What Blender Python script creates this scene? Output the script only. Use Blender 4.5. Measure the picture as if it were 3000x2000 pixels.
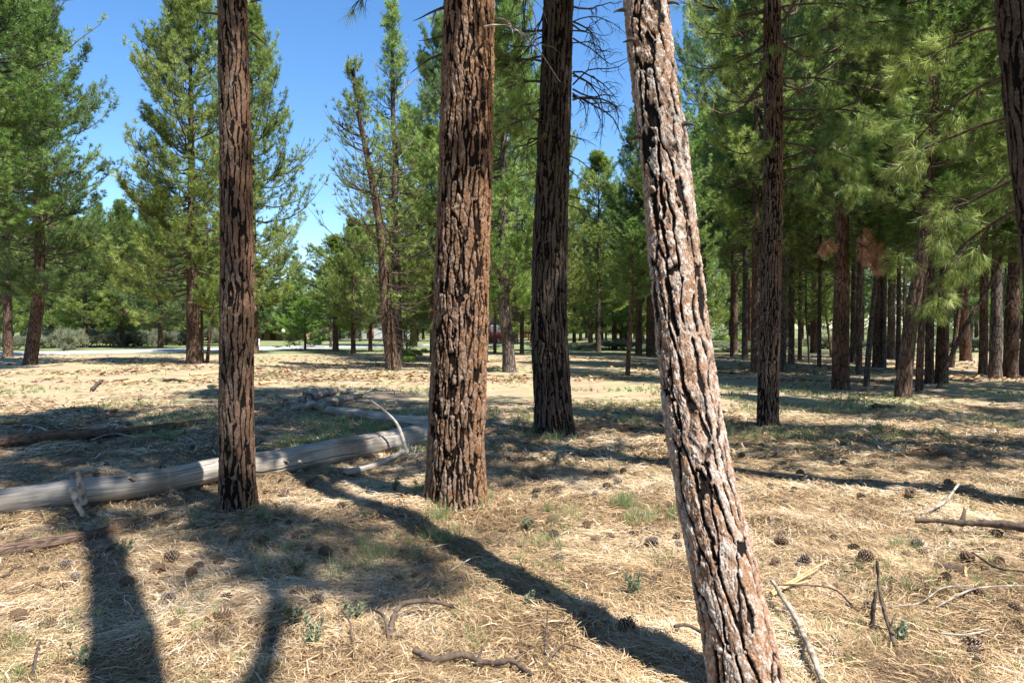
import bpy, math, random
import numpy as np
from mathutils import Vector
# ------------------------------------------------------------------ camera, sky, sun
for o in list(bpy.data.objects): bpy.data.objects.remove(o)
S = bpy.context.scene
COL = S.collection
F = 2050.0            # focal length in pixels of the 3000 x 2000 photograph
HZ = 960.0            # horizon row
CAMZ = 1.6
PITCH = math.atan((1000 - HZ) / F)
cam_d = bpy.data.cameras.new('camera'); cam = bpy.data.objects.new('camera', cam_d); COL.objects.link(cam)
cam_d.sensor_width = 36.0; cam_d.lens = 36.0 * F / 3000.0; cam_d.clip_end = 3000; cam_d.clip_start = 0.05
cam.location = (0, 0, CAMZ); cam.rotation_euler = (math.pi / 2 - PITCH, 0, 0)
S.camera = cam
SUN_EL = 60.0
SHD = np.array([-0.745, 0.667]); SHD /= np.linalg.norm(SHD)      # direction in which shadows fall
sun_az = math.atan2(-SHD[0], -SHD[1])                            # clockwise from +Y
w = bpy.data.worlds.new('World'); S.world = w; w.use_nodes = True
nt = w.node_tree; nt.nodes.clear()
sky = nt.nodes.new('ShaderNodeTexSky'); sky.sky_type = 'NISHITA'; sky.sun_disc = False
sky.sun_elevation = math.radians(SUN_EL); sky.sun_rotation = sun_az
sky.altitude = 1000; sky.air_density = 1.0; sky.dust_density = 0.25; sky.ozone_density = 2.2
bg = nt.nodes.new('ShaderNodeBackground'); bg.inputs['Strength'].default_value = 0.1
wo = nt.nodes.new('ShaderNodeOutputWorld')
hs_ = nt.nodes.new('ShaderNodeHueSaturation'); hs_.inputs['Saturation'].default_value = 1.22; nt.links.new(sky.outputs[0], hs_.inputs['Color']); nt.links.new(hs_.outputs[0], bg.inputs[0]); nt.links.new(bg.outputs[0], wo.inputs[0])
sl = bpy.data.lights.new('sun', 'SUN'); sl.energy = 5.0; sl.angle = math.radians(0.55); sl.color = (1.0, 0.96, 0.88)
so = bpy.data.objects.new('sun', sl); COL.objects.link(so)
e = math.radians(SUN_EL)
sdir = Vector((SHD[0] * math.cos(e), SHD[1] * math.cos(e), -math.sin(e)))
so.rotation_euler = sdir.to_track_quat('-Z', 'Y').to_euler(); so.location = (10, -10, 20)
S.view_settings.view_transform = 'Standard'; S.view_settings.look = 'None'
S.view_settings.exposure = 1.34; S.view_settings.gamma = 1.0
S.render.engine = 'CYCLES'
S.cycles.max_bounces = 6; S.cycles.diffuse_bounces = 2; S.cycles.transmission_bounces = 3
S.cycles.glossy_bounces = 2; S.cycles.transparent_max_bounces = 4

R = np.random.RandomState(7)
random.seed(7)

# ------------------------------------------------------------------ noise
def _h(ix, iy, iz, k):
    a = (ix.astype(np.int64) * 73856093) ^ (iy.astype(np.int64) * 19349663) ^ (iz.astype(np.int64) * 83492791) ^ (k * 2654435761)
    a = a & 0xffffffff
    a = ((a ^ (a >> 16)) * 0x45d9f3b) & 0xffffffff
    a = ((a ^ (a >> 16)) * 0x45d9f3b) & 0xffffffff
    return ((a ^ (a >> 16)) & 0xffffff) / float(0xffffff)
def vnoise(P, k=0):
    P = np.asarray(P, float); i = np.floor(P); f = P - i; f = f * f * (3 - 2 * f); i = i.astype(np.int64)
    out = 0
    for dx in (0, 1):
        for dy in (0, 1):
            for dz in (0, 1):
                wgt = (f[:, 0] if dx else 1 - f[:, 0]) * (f[:, 1] if dy else 1 - f[:, 1]) * (f[:, 2] if dz else 1 - f[:, 2])
                out = out + wgt * _h(i[:, 0] + dx, i[:, 1] + dy, i[:, 2] + dz, k)
    return out * 2 - 1
def fbm(P, k=0, o=4, g=0.5):
    P = np.asarray(P, float); a = 1; s = 0; t = 0
    for j in range(o):
        s = s + a * vnoise(P * 2.03 ** j + 17.3 * j, k + j); t += a; a *= g
    return s / t
def worley(P, k=0):
    P = np.asarray(P, float); i = np.floor(P).astype(np.int64); n = len(P)
    f1 = np.full(n, 9.); f2 = np.full(n, 9.); cid = np.zeros(n)
    for dx in (-1, 0, 1):
        for dy in (-1, 0, 1):
            for dz in (-1, 0, 1):
                c = i + np.array([dx, dy, dz])
                q = np.stack([c[:, 0] + _h(c[:, 0], c[:, 1], c[:, 2], k), c[:, 1] + _h(c[:, 0], c[:, 1], c[:, 2], k + 1), c[:, 2] + _h(c[:, 0], c[:, 1], c[:, 2], k + 2)], 1)
                d = np.sqrt(((q - P) ** 2).sum(1)); r = _h(c[:, 0], c[:, 1], c[:, 2], k + 3)
                nearer = d < f1
                f2 = np.where(nearer, f1, np.minimum(f2, d)); cid = np.where(nearer, r, cid); f1 = np.where(nearer, d, f1)
    return f1, f2, cid
def worley_n(P, k=0):
    P = np.asarray(P, float); i = np.floor(P).astype(np.int64); n = len(P)
    f1 = np.full(n, 9.); f2 = np.full(n, 9.); cid = np.zeros(n); p1 = np.zeros((n, 3)); p2 = np.ones((n, 3))
    for dx in (-1, 0, 1):
        for dy in (-1, 0, 1):
            for dz in (-1, 0, 1):
                c = i + np.array([dx, dy, dz])
                q = np.stack([c[:, 0] + _h(c[:, 0], c[:, 1], c[:, 2], k), c[:, 1] + _h(c[:, 0], c[:, 1], c[:, 2], k + 1), c[:, 2] + _h(c[:, 0], c[:, 1], c[:, 2], k + 2)], 1)
                d = np.sqrt(((q - P) ** 2).sum(1)); r = _h(c[:, 0], c[:, 1], c[:, 2], k + 3)
                n1 = d < f1; n2 = (~n1) & (d < f2)
                p2 = np.where(n1[:, None], p1, np.where(n2[:, None], q, p2)); f2 = np.where(n1, f1, np.where(n2, d, f2))
                p1 = np.where(n1[:, None], q, p1); cid = np.where(n1, r, cid); f1 = np.where(n1, d, f1)
    nn = p2 - p1; side = np.sqrt(nn[:, 0] ** 2 + nn[:, 1] ** 2) / (np.linalg.norm(nn, axis=1) + 1e-9)
    edge = (((P - (p1 + p2) * .5) * -nn).sum(1)) / (np.linalg.norm(nn, axis=1) + 1e-9)
    return edge, side, cid
def sstep(x, a, b):
    t = np.clip((x - a) / (b - a), 0, 1); return t * t * (3 - 2 * t)

# ------------------------------------------------------------------ ground height and pixel placement
def ground_h(x, y):
    x = np.atleast_1d(np.asarray(x, float)); y = np.atleast_1d(np.asarray(y, float))
    P = np.stack([x, y, np.zeros_like(x)], 1)
    near = 1 - sstep(y, 14, 34)
    big = fbm(P * 0.22, 50, 2) * 0.07 * (1 - sstep(y, 28, 38))
    med = fbm(P * 1.3, 60, 3) * 0.045 * near
    sm = fbm(P * 5.5, 70, 2) * 0.016 * (1 - sstep(y, 7, 13))
    mo = 0
    for a_, b_, r_ in ((-2.375, 6.05, .42), (-.50, 6.21, .60), (.64, 10.5, .8), (1.01, 2.98, .38), (4.05, 11.1, .55)): mo = mo + .055 * np.exp(-((x - a_) ** 2 + (y - b_) ** 2) / r_ ** 2)
    lump = np.maximum(fbm(P * 2.6 + 40, 66, 3), 0) * 0.12 * (1 - sstep(y, 9, 16))
    return big + med + sm + mo + lump
def gh(x, y): return float(ground_h(x, y)[0])
def ray(px, py):
    cx = (px - 1500) / F; cy = -(py - 1000) / F
    c, s = math.cos(PITCH), math.sin(PITCH)
    return np.array([cx, c + cy * s, cy * c - s])
def G(px, py):
    d = ray(px, py); t = -CAMZ / d[2]; x, y = d[0] * t, d[1] * t
    return np.array([x, y, gh(x, y)])
def P(px, py, y):
    d = ray(px, py); return np.array([d[0], d[1], d[2]]) * (y / d[1]) + np.array([0, 0, CAMZ])

# ------------------------------------------------------------------ mesh helpers
class MB:
    def __init__(s): s.v = []; s.f = []; s.m = []; s.a = {}; s.n = 0
    def add(s, v, f, mat=0, **att):
        v = np.asarray(v, float).reshape(-1, 3); f = np.asarray(f, np.int64)
        s.v.append(v); s.f.append(f + s.n); s.m.append(np.full(len(f), mat, np.int32))
        for k in att: s.a.setdefault(k, []).append((s.n, np.broadcast_to(att[k], (len(v),))))
        s.n += len(v); return s
    def mesh(s, name, mats, smooth=False):
        me = bpy.data.meshes.new(name); v = np.concatenate(s.v)
        me.vertices.add(len(v)); me.vertices.foreach_set('co', v.astype(np.float32).ravel())
        loops = np.concatenate([f.ravel() for f in s.f])
        tot = np.concatenate([np.full(len(f), f.shape[1], np.int32) for f in s.f])
        start = np.concatenate([[0], np.cumsum(tot)[:-1]]).astype(np.int32)
        me.loops.add(len(loops)); me.loops.foreach_set('vertex_index', loops.astype(np.int32))
        me.polygons.add(len(tot)); me.polygons.foreach_set('loop_start', start); me.polygons.foreach_set('loop_total', tot)
        me.polygons.foreach_set('material_index', np.concatenate(s.m))
        if smooth: me.polygons.foreach_set('use_smooth', np.ones(len(tot), bool))
        for k, L in s.a.items():
            at = me.attributes.new(k, 'FLOAT', 'POINT'); arr = np.zeros(len(v), np.float32)
            for n0, d in L: arr[n0:n0 + len(d)] = d
            at.data.foreach_set('value', arr)
        for m in (mats if isinstance(mats, (list, tuple)) else [mats]): me.materials.append(m)
        me.update(calc_edges=True); return me
    def obj(s, name, mats, parent=None, smooth=False, loc=(0, 0, 0)):
        o = bpy.data.objects.new(name, s.mesh(name, mats, smooth)); COL.objects.link(o); o.location = loc
        if parent: o.parent = parent
        return o
def tag(o, label=None, cat=None, group=None, kind=None):
    if label: o['label'] = label
    if cat: o['category'] = cat
    if group: o['group'] = group
    if kind: o['kind'] = kind
    return o
def thing(name, label, cat, loc, rz=0, group=None):
    o = bpy.data.objects.new(name, None); COL.objects.link(o); o.empty_display_size = 0.2
    o.location = loc; o.rotation_euler = (0, 0, rz); return tag(o, label, cat, group)
def tubes(paths, radii, sides=6, prof=None, cap=False):
    """paths (B,n,3), radii (B,n) -> verts, quads"""
    paths = np.asarray(paths, float); radii = np.asarray(radii, float); B, n, _ = paths.shape
    t = np.gradient(paths, axis=1); t /= np.linalg.norm(t, axis=2, keepdims=True) + 1e-9
    m = t.mean(1); ref = np.where(np.abs(m[:, 2:3]) > 0.75, np.array([[1., 0, 0]]), np.array([[0, 0, 1.]]))[:, None, :]
    a = np.cross(t, ref); a /= np.linalg.norm(a, axis=2, keepdims=True) + 1e-9; b = np.cross(t, a)
    th = np.linspace(0, 2 * math.pi, sides, endpoint=False)
    r = radii[:, :, None]
    if prof is not None: r = r * prof
    v = paths[:, :, None, :] + (r * np.cos(th))[..., None] * a[:, :, None, :] + (r * np.sin(th))[..., None] * b[:, :, None, :]
    idx = np.arange(B * n * sides).reshape(B, n, sides); j = np.roll(idx, -1, axis=2)
    q = np.stack([idx[:, :-1], j[:, :-1], j[:, 1:], idx[:, 1:]], -1).reshape(-1, 4)
    return v.reshape(-1, 3), q
def disc(c, nrm, r, sides=12, rough=0.0):
    nrm = np.asarray(nrm, float); nrm /= np.linalg.norm(nrm); a = np.cross(nrm, [0, 0, 1.] if abs(nrm[2]) < .9 else [1., 0, 0]); a /= np.linalg.norm(a); b = np.cross(nrm, a)
    th = np.linspace(0, 2 * math.pi, sides, endpoint=False); v = [np.asarray(c)] + [np.asarray(c) + r * (math.cos(t) * a + math.sin(t) * b) + nrm * R.uniform(-rough, rough) for t in th]
    f = [(0, 1 + i, 1 + (i + 1) % sides) for i in range(sides)]
    return np.array(v), np.array(f)
def box(x0, x1, y0, y1, z0, z1):
    v = [(x, y, z) for z in (z0, z1) for y in (y0, y1) for x in (x0, x1)]
    return np.array(v, float), np.array([(0, 2, 3, 1), (4, 5, 7, 6), (0, 1, 5, 4), (2, 6, 7, 3), (0, 4, 6, 2), (1, 3, 7, 5)])
def smooth_path(pts, n):
    pts = np.asarray(pts, float); k = len(pts); d = np.r_[0, np.cumsum(np.linalg.norm(np.diff(pts, axis=0), axis=1))]; d /= d[-1]
    pp = np.vstack([2 * pts[0] - pts[1], pts, 2 * pts[-1] - pts[-2]]); out = []
    for u in np.linspace(0, 1, n):
        i = min(np.searchsorted(d, u, 'right') - 1, k - 2); t = (u - d[i]) / (d[i + 1] - d[i] + 1e-9)
        p0, p1, p2, p3 = pp[i], pp[i + 1], pp[i + 2], pp[i + 3]
        out.append(0.5 * ((2 * p1) + (-p0 + p2) * t + (2 * p0 - 5 * p1 + 4 * p2 - p3) * t * t + (-p0 + 3 * p1 - 3 * p2 + p3) * t ** 3))
    return np.array(out)

# ------------------------------------------------------------------ materials
class Mat:
    def __init__(s, name, rough=0.85, spec=0.25):
        s.m = bpy.data.materials.new(name); s.m.use_nodes = True; s.t = s.m.node_tree; s.b = s.t.nodes['Principled BSDF']
        s.b.inputs['Roughness'].default_value = rough; s.b.inputs['Specular IOR Level'].default_value = spec
    def n(s, typ, **kw):
        x = s.t.nodes.new(typ)
        for k, v in kw.items(): setattr(x, k, v)
        return x
    def l(s, a, b): s.t.links.new(a, b)
    def coord(s, scale=(1, 1, 1), kind='Object'):
        tc = s.n('ShaderNodeTexCoord'); mp = s.n('ShaderNodeMapping'); mp.inputs['Scale'].default_value = scale
        s.l(tc.outputs[kind], mp.inputs[0]); return mp.outputs[0]
    def world(s, scale=(1, 1, 1)):
        g = s.n('ShaderNodeNewGeometry'); mp = s.n('ShaderNodeMapping'); mp.inputs['Scale'].default_value = scale
        s.l(g.outputs['Position'], mp.inputs[0]); return mp.outputs[0]
    def noise(s, vec, sc, det=4, rough=0.55, dist=0):
        x = s.n('ShaderNodeTexNoise'); x.inputs['Scale'].default_value = sc; x.inputs['Detail'].default_value = det
        x.inputs['Roughness'].default_value = rough; x.inputs['Distortion'].default_value = dist; s.l(vec, x.inputs['Vector']); return x.outputs['Fac']
    def vor(s, vec, sc, feat='DISTANCE_TO_EDGE', out='Distance'):
        x = s.n('ShaderNodeTexVoronoi', feature=feat); x.inputs['Scale'].default_value = sc; s.l(vec, x.inputs['Vector']); return x.outputs[out]
    def ramp(s, fac, stops, interp='LINEAR'):
        x = s.n('ShaderNodeValToRGB'); cr = x.color_ramp; cr.interpolation = interp
        while len(cr.elements) < len(stops): cr.elements.new(0.5)
        for e_, (p, c) in zip(cr.elements, stops): e_.position = p; e_.color = (*c, 1) if not np.isscalar(c) else (c, c, c, 1)
        s.l(fac, x.inputs[0]); return x.outputs[0]
    def mix(s, fac, a, b, mode='MIX'):
        x = s.n('ShaderNodeMix', data_type='RGBA', blend_type=mode)
        for sock, v in ((x.inputs[0], fac), (x.inputs[6], a), (x.inputs[7], b)):
            if isinstance(v, bpy.types.NodeSocket): s.l(v, sock)
            elif np.isscalar(v): sock.default_value = v
            else: sock.default_value = (*v, 1)
        return x.outputs[2]
    def attr(s, name):
        x = s.n('ShaderNodeAttribute'); x.attribute_name = name; return x.outputs['Fac']
    def bump(s, h, st=0.5, dist=0.02):
        x = s.n('ShaderNodeBump'); x.inputs['Strength'].default_value = st; x.inputs['Distance'].default_value = dist
        s.l(h, x.inputs['Height']); s.l(x.outputs[0], s.b.inputs['Normal'])
    def col(s, c):
        if isinstance(c, bpy.types.NodeSocket): s.l(c, s.b.inputs['Base Color'])
        else: s.b.inputs['Base Color'].default_value = (*c, 1)
        return s

def needle_mat(name, c0, c1, c2, trans=0.42):
    m = Mat(name, 0.42, 0.45)
    r = m.attr('rnd'); oi = m.n('ShaderNodeObjectInfo')
    base = m.ramp(r, [(0, c0), (0.55, c1), (0.93, c2), (1.0, (0.16, 0.11, 0.04))])
    hs = m.n('ShaderNodeHueSaturation'); m.l(base, hs.inputs['Color'])
    mr = m.n('ShaderNodeMapRange'); mr.inputs[3].default_value = 0.475; mr.inputs[4].default_value = 0.51; m.l(oi.outputs['Random'], mr.inputs[0]); m.l(mr.outputs[0], hs.inputs['Hue'])
    mv = m.n('ShaderNodeMapRange'); mv.inputs[3].default_value = 0.75; mv.inputs[4].default_value = 1.25
    wn = m.n('ShaderNodeTexWhiteNoise', noise_dimensions='1D'); m.l(oi.outputs['Random'], wn.inputs['W']); m.l(wn.outputs['Value'], mv.inputs[0]); m.l(mv.outputs[0], hs.inputs['Value'])
    m.l(hs.outputs[0], m.b.inputs['Base Color'])
    tr = m.n('ShaderNodeBsdfTranslucent'); m.l(hs.outputs[0], tr.inputs['Color'])
    mx = m.n('ShaderNodeMixShader'); mx.inputs[0].default_value = trans
    m.l(m.b.outputs[0], mx.inputs[1]); m.l(tr.outputs[0], mx.inputs[2]); m.l(mx.outputs[0], m.t.nodes['Material Output'].inputs['Surface'])
    return m.m
M = {}
M['needles'] = needle_mat('pine_needles', (0.065, 0.120, 0.028), (0.220, 0.345, 0.072), (0.50, 0.61, 0.21))
M['needles_blue'] = needle_mat('blue_green_needles', (0.055, 0.110, 0.038), (0.165, 0.290, 0.088), (0.39, 0.52, 0.21))
M['needles_bright'] = needle_mat('bright_needles', (0.12, 0.24, 0.025), (0.25, 0.42, 0.05), (0.42, 0.56, 0.10))
M['needles_brown'] = needle_mat('dead_needles', (0.30, 0.16, 0.07), (0.50, 0.30, 0.14), (0.66, 0.45, 0.24), 0.2)
M['sage'] = needle_mat('sage_leaves', (0.13, 0.155, 0.095), (0.22, 0.25, 0.155), (0.33, 0.36, 0.24))
M['grass'] = needle_mat('grass_blades', (0.17, 0.25, 0.08), (0.32, 0.39, 0.17), (0.56, 0.52, 0.30))

def bark_near(name, furrow, cA, cB, cC, flake, flk_amt=0.35, tint=(0.4, 0.2, 0.09), tamt=0.0, tx=(0.0, 0.3)):
    m = Mat(name, 0.95, 0.05); f = m.attr('furrow'); cr = m.attr('cell')
    v = m.coord((1, 1, 0.6)); n1 = m.noise(v, 38, 5, 0.65, 0.6); n2 = m.noise(v, 9, 3); n3 = m.noise(m.coord((1, 1, .9)), 120, 3, .7)
    a = m.n('ShaderNodeMath', operation='MULTIPLY_ADD'); m.l(n2, a.inputs[0]); a.inputs[1].default_value = 0.9; m.l(cr, a.inputs[2])
    b = m.n('ShaderNodeMath', operation='MULTIPLY_ADD'); m.l(n1, b.inputs[0]); b.inputs[1].default_value = 0.9; m.l(a.outputs[0], b.inputs[2])
    c = m.n('ShaderNodeMath', operation='MULTIPLY'); m.l(b.outputs[0], c.inputs[0]); c.inputs[1].default_value = 0.36
    pl = m.ramp(c.outputs[0], [(0.28, cA), (0.46, cB), (0.62, cC)])
    fl = m.ramp(n1, [(0.50, 0), (0.62, 1)])
    pl2 = m.mix(fl, pl, flake); pl = m.mix(flk_amt, pl, pl2)
    crk = m.ramp(n3, [(0.33, 0.45), (0.5, 1.0)]); pl = m.mix(1.0, pl, crk, 'MULTIPLY')
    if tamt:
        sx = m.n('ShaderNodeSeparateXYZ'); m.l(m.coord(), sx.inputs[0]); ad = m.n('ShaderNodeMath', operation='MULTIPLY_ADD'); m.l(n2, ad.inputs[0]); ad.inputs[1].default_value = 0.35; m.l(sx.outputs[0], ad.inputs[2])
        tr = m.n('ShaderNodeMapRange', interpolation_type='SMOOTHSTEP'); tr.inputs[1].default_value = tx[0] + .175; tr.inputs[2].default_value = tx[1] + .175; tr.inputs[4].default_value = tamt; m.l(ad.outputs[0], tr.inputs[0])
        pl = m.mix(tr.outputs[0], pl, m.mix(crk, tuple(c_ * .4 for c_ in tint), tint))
    ff = m.ramp(f, [(0.30, 0), (0.66, 1)]); m.col(m.mix(ff, furrow, pl))
    add = m.n('ShaderNodeMath', operation='ADD'); m.l(n1, add.inputs[0]); m.l(n3, add.inputs[1]); m.bump(add.outputs[0], 0.9, 0.008)
    return m.m
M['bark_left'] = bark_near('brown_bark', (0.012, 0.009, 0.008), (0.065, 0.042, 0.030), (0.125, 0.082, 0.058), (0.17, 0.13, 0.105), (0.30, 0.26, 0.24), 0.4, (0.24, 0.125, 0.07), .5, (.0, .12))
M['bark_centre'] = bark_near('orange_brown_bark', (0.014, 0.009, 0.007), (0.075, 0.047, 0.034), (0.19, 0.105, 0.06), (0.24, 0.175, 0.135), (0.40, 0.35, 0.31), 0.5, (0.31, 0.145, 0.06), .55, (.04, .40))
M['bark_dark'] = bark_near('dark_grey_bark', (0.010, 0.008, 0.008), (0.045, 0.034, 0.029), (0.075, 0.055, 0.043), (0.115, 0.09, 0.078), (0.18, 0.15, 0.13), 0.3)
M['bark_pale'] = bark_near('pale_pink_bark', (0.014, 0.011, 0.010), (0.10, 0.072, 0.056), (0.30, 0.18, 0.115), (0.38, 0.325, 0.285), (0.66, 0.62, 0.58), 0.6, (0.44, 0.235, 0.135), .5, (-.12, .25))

def bark_mid(name, dark, mid, light):
    m = Mat(name, 0.9, 0.1); v = m.coord((1, 1, 0.22)); e1 = m.vor(v, 14); n1 = m.noise(m.coord((1, 1, .35)), 16, 5, .65); n2 = m.noise(m.coord((1, 1, .5)), 1.6, 3)
    a = m.n('ShaderNodeMath', operation='MULTIPLY_ADD'); m.l(n2, a.inputs[0]); a.inputs[1].default_value = 0.8; m.l(n1, a.inputs[2])
    h = m.n('ShaderNodeMath', operation='MULTIPLY'); m.l(a.outputs[0], h.inputs[0]); h.inputs[1].default_value = 0.55
    c = m.ramp(h.outputs[0], [(0.33, dark), (0.50, mid), (0.66, light)]); ed = m.ramp(e1, [(0.02, 0.35), (0.12, 1)])
    oi = m.n('ShaderNodeObjectInfo'); mv = m.n('ShaderNodeMapRange'); mv.inputs[3].default_value = 0.75; mv.inputs[4].default_value = 1.2; m.l(oi.outputs['Random'], mv.inputs[0])
    c = m.mix(1.0, c, ed, 'MULTIPLY'); hs = m.n('ShaderNodeHueSaturation'); m.l(c, hs.inputs['Color']); m.l(mv.outputs[0], hs.inputs['Value']); m.col(hs.outputs[0]); m.bump(ed, 0.8, 0.03); return m.m
M['bark_red'] = bark_mid('reddish_bark', (0.045, 0.027, 0.02), (0.115, 0.063, 0.04), (0.22, 0.135, 0.09))
M['bark_mid'] = bark_mid('mid_brown_bark', (0.045, 0.030, 0.023), (0.115, 0.072, 0.052), (0.23, 0.17, 0.13))
M['bark_grey'] = bark_mid('grey_bark', (0.045, 0.037, 0.032), (0.11, 0.085, 0.07), (0.24, 0.20, 0.175))
M['bark_snag'] = bark_mid('pale_snag_bark', (0.09, 0.085, 0.08), (0.19, 0.18, 0.165), (0.33, 0.31, 0.29))
m = Mat('twig_wood', 0.85, 0.15); m.col(m.ramp(m.noise(m.coord(), 25, 3), [(0.35, (0.04, 0.03, 0.024)), (0.6, (0.11, 0.08, 0.062))])); M['branch'] = m.m
m = Mat('dead_twig_grey', 0.85, 0.15); m.col(m.ramp(m.noise(m.coord(), 18, 3), [(0.35, (0.13, 0.105, 0.085)), (0.62, (0.40, 0.35, 0.29))])); M['deadwood'] = m.m
m = Mat('pale_snag', .8, .15); m.col(m.ramp(m.noise(m.coord(), 18, 3), [(0.35, (0.28, 0.25, 0.21)), (0.62, (0.50, 0.46, 0.40))])); M['snagw'] = m.m
m = Mat('dark_twig', 0.85, 0.15); m.col(m.ramp(m.noise(m.coord(), 18, 3), [(0.35, (0.035, 0.028, 0.025)), (0.65, (0.10, 0.08, 0.07))])); M['dark_twig'] = m.m
m = Mat('weathered_log', 0.8, 0.2); v = m.coord((1, 1, 1)); al = m.attr('along'); ar = m.attr('around')
cx = m.n('ShaderNodeCombineXYZ'); m.l(al, cx.inputs[0]); m.l(ar, cx.inputs[1])
mp = m.n('ShaderNodeMapping'); mp.inputs['Scale'].default_value = (1.2, 26, 1); m.l(cx.outputs[0], mp.inputs[0])
g1 = m.noise(mp.outputs[0], 1.6, 6, 0.6, 0.5); g2 = m.noise(v, 2.2, 4)
c = m.ramp(g1, [(0.30, (0.12, 0.105, 0.095)), (0.40, (0.24, 0.21, 0.18)), (0.6, (0.41, 0.37, 0.325))]); c = m.mix(m.ramp(g2, [(0.45, 0.), (0.68, 0.85)]), c, (0.19, 0.15, 0.12))
m.col(m.mix(m.ramp(m.attr('crack'), [(0.0, 1), (0.5, 0)]), c, (0.035, 0.028, 0.022))); m.bump(g1, 0.5, 0.005); M['log'] = m.m
m = Mat('log_bark', 0.9, 0.1); cx = m.n('ShaderNodeCombineXYZ'); m.l(m.attr('along'), cx.inputs[0]); m.l(m.attr('around'), cx.inputs[1])
def lmap(sc):
    mp = m.n('ShaderNodeMapping'); mp.inputs['Scale'].default_value = sc; m.l(cx.outputs[0], mp.inputs[0]); return mp.outputs[0]
b1 = m.noise(lmap((5, 9, 1)), 2.5, 6, .7, .8); b2 = m.noise(lmap((1.2, 2, 1)), 1.5, 4); c = m.ramp(b1, [(.36, (0.03, 0.02, 0.016)), (.48, (0.10, 0.066, 0.05)), (.64, (0.21, 0.155, 0.125))]); c = m.mix(m.ramp(b2, [(.45, 0.), (.62, .6)]), c, (0.22, 0.125, 0.085)); m.col(c); m.bump(b1, 1.0, .02); M['log_bark'] = m.m
m = Mat('splinter_wood', 0.8, 0.15); m.col(m.ramp(m.noise(m.coord(), 20, 3), [(0.35, (0.40, 0.24, 0.11)), (0.65, (0.62, 0.44, 0.26))])); M['splinter'] = m.m
m = Mat('rotten_wood', 0.9, 0.1); m.col(m.ramp(m.noise(m.coord(), 6, 5), [(0.3, (0.07, 0.055, 0.045)), (0.5, (0.2, 0.17, 0.145)), (0.68, (0.42, 0.37, 0.32))])); m.bump(m.noise(m.coord(), 18, 4), .8, .03); M['rotten'] = m.m
m = Mat('cone_scales', 0.7, 0.25); m.col(m.ramp(m.attr('rnd'), [(0, (0.07, 0.04, 0.025)), (0.5, (0.20, 0.13, 0.08)), (1, (0.46, 0.36, 0.27))])); M['cone'] = m.m
m = Mat('cone_scales_grey', 0.8, 0.2); m.col(m.ramp(m.attr('rnd'), [(0, (0.08, 0.06, 0.05)), (0.5, (0.20, 0.155, 0.125)), (1, (0.42, 0.36, 0.30))])); M['cone_grey'] = m.m
m = Mat('litter_needles', 0.6, 0.3); m.col(m.ramp(m.attr('rnd'), [(0, (0.07, 0.045, 0.03)), (0.2, (0.24, 0.15, 0.08)), (0.5, (0.43, 0.295, 0.155)), (0.8, (0.64, 0.48, 0.30)), (1, (0.68, 0.60, 0.49))])); M['litter'] = m.m
m = Mat('wood_chips', 0.8, 0.2); m.col(m.ramp(m.attr('rnd'), [(0, (0.10, 0.055, 0.035)), (0.3, (0.34, 0.18, 0.095)), (0.7, (0.58, 0.38, 0.22)), (1, (0.62, 0.54, 0.42))])); M['chips'] = m.m
# ground: litter near, open meadow with chips and thin grass further off
m = Mat('forest_floor', 0.95, 0.1)
w1 = m.world(); n_f = m.noise(w1, 42, 6, 0.7, 1.2); n_m = m.noise(w1, 6, 5, 0.6, 0.4); n_l = m.noise(w1, 0.35, 4, 0.6); n_g = m.noise(w1, 0.8, 5, 0.65); n_k = m.noise(m.world((.45, 1, 1)), 1.7, 5, 0.65)
lit = m.ramp(n_f, [(0.34, (0.055, 0.04, 0.028)), (0.48, (0.20, 0.145, 0.085)), (0.60, (0.42, 0.32, 0.20)), (0.72, (0.52, 0.43, 0.30))])
lit = m.mix(m.ramp(n_m, [(0.35, 0.55), (0.6, 0)]), lit, (0.17, 0.12, 0.075))
mead = m.ramp(n_k, [(0.30, (0.13, 0.092, 0.065)), (0.45, (0.27, 0.19, 0.125)), (0.58, (0.36, 0.265, 0.18)), (0.70, (0.42, 0.26, 0.16))])
mead = m.mix(0.35, mead, m.ramp(n_f, [(.3, (0.18, 0.12, 0.08)), (.65, (0.52, 0.40, 0.27))]))
grs = m.ramp(n_m, [(0.35, (0.19, 0.21, 0.10)), (0.65, (0.33, 0.34, 0.18))])
mead = m.mix(m.ramp(n_g, [(0.46, 0.), (0.60, 0.75)]), mead, grs)
sp = m.n('ShaderNodeSeparateXYZ'); m.l(w1, sp.inputs[0])
def band(sock, a, b):
    mr = m.n('ShaderNodeMapRange', interpolation_type='SMOOTHSTEP'); mr.inputs[1].default_value = a; mr.inputs[2].default_value = b; m.l(sock, mr.inputs[0]); return mr.outputs[0]
wob = m.n('ShaderNodeMath', operation='MULTIPLY_ADD'); m.l(n_l, wob.inputs[0]); wob.inputs[1].default_value = 14; m.l(sp.outputs[1], wob.inputs[2])
g_ = m.mix(band(wob.outputs[0], 14, 24), lit, mead)
g_ = m.mix(band(wob.outputs[0], 46, 54), g_, m.ramp(n_g, [(0.3, (0.11, 0.13, 0.06)), (0.7, (0.21, 0.23, 0.11))]))
m.col(g_); m.bump(n_f, 0.6, 0.02); M['ground'] = m.m
m = Mat('pale_asphalt', 0.9, 0.2); m.col(m.ramp(m.noise(m.world(), 30, 3), [(.3, (0.36, 0.34, 0.35)), (.7, (0.45, 0.43, 0.44))])); M['road'] = m.m

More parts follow.
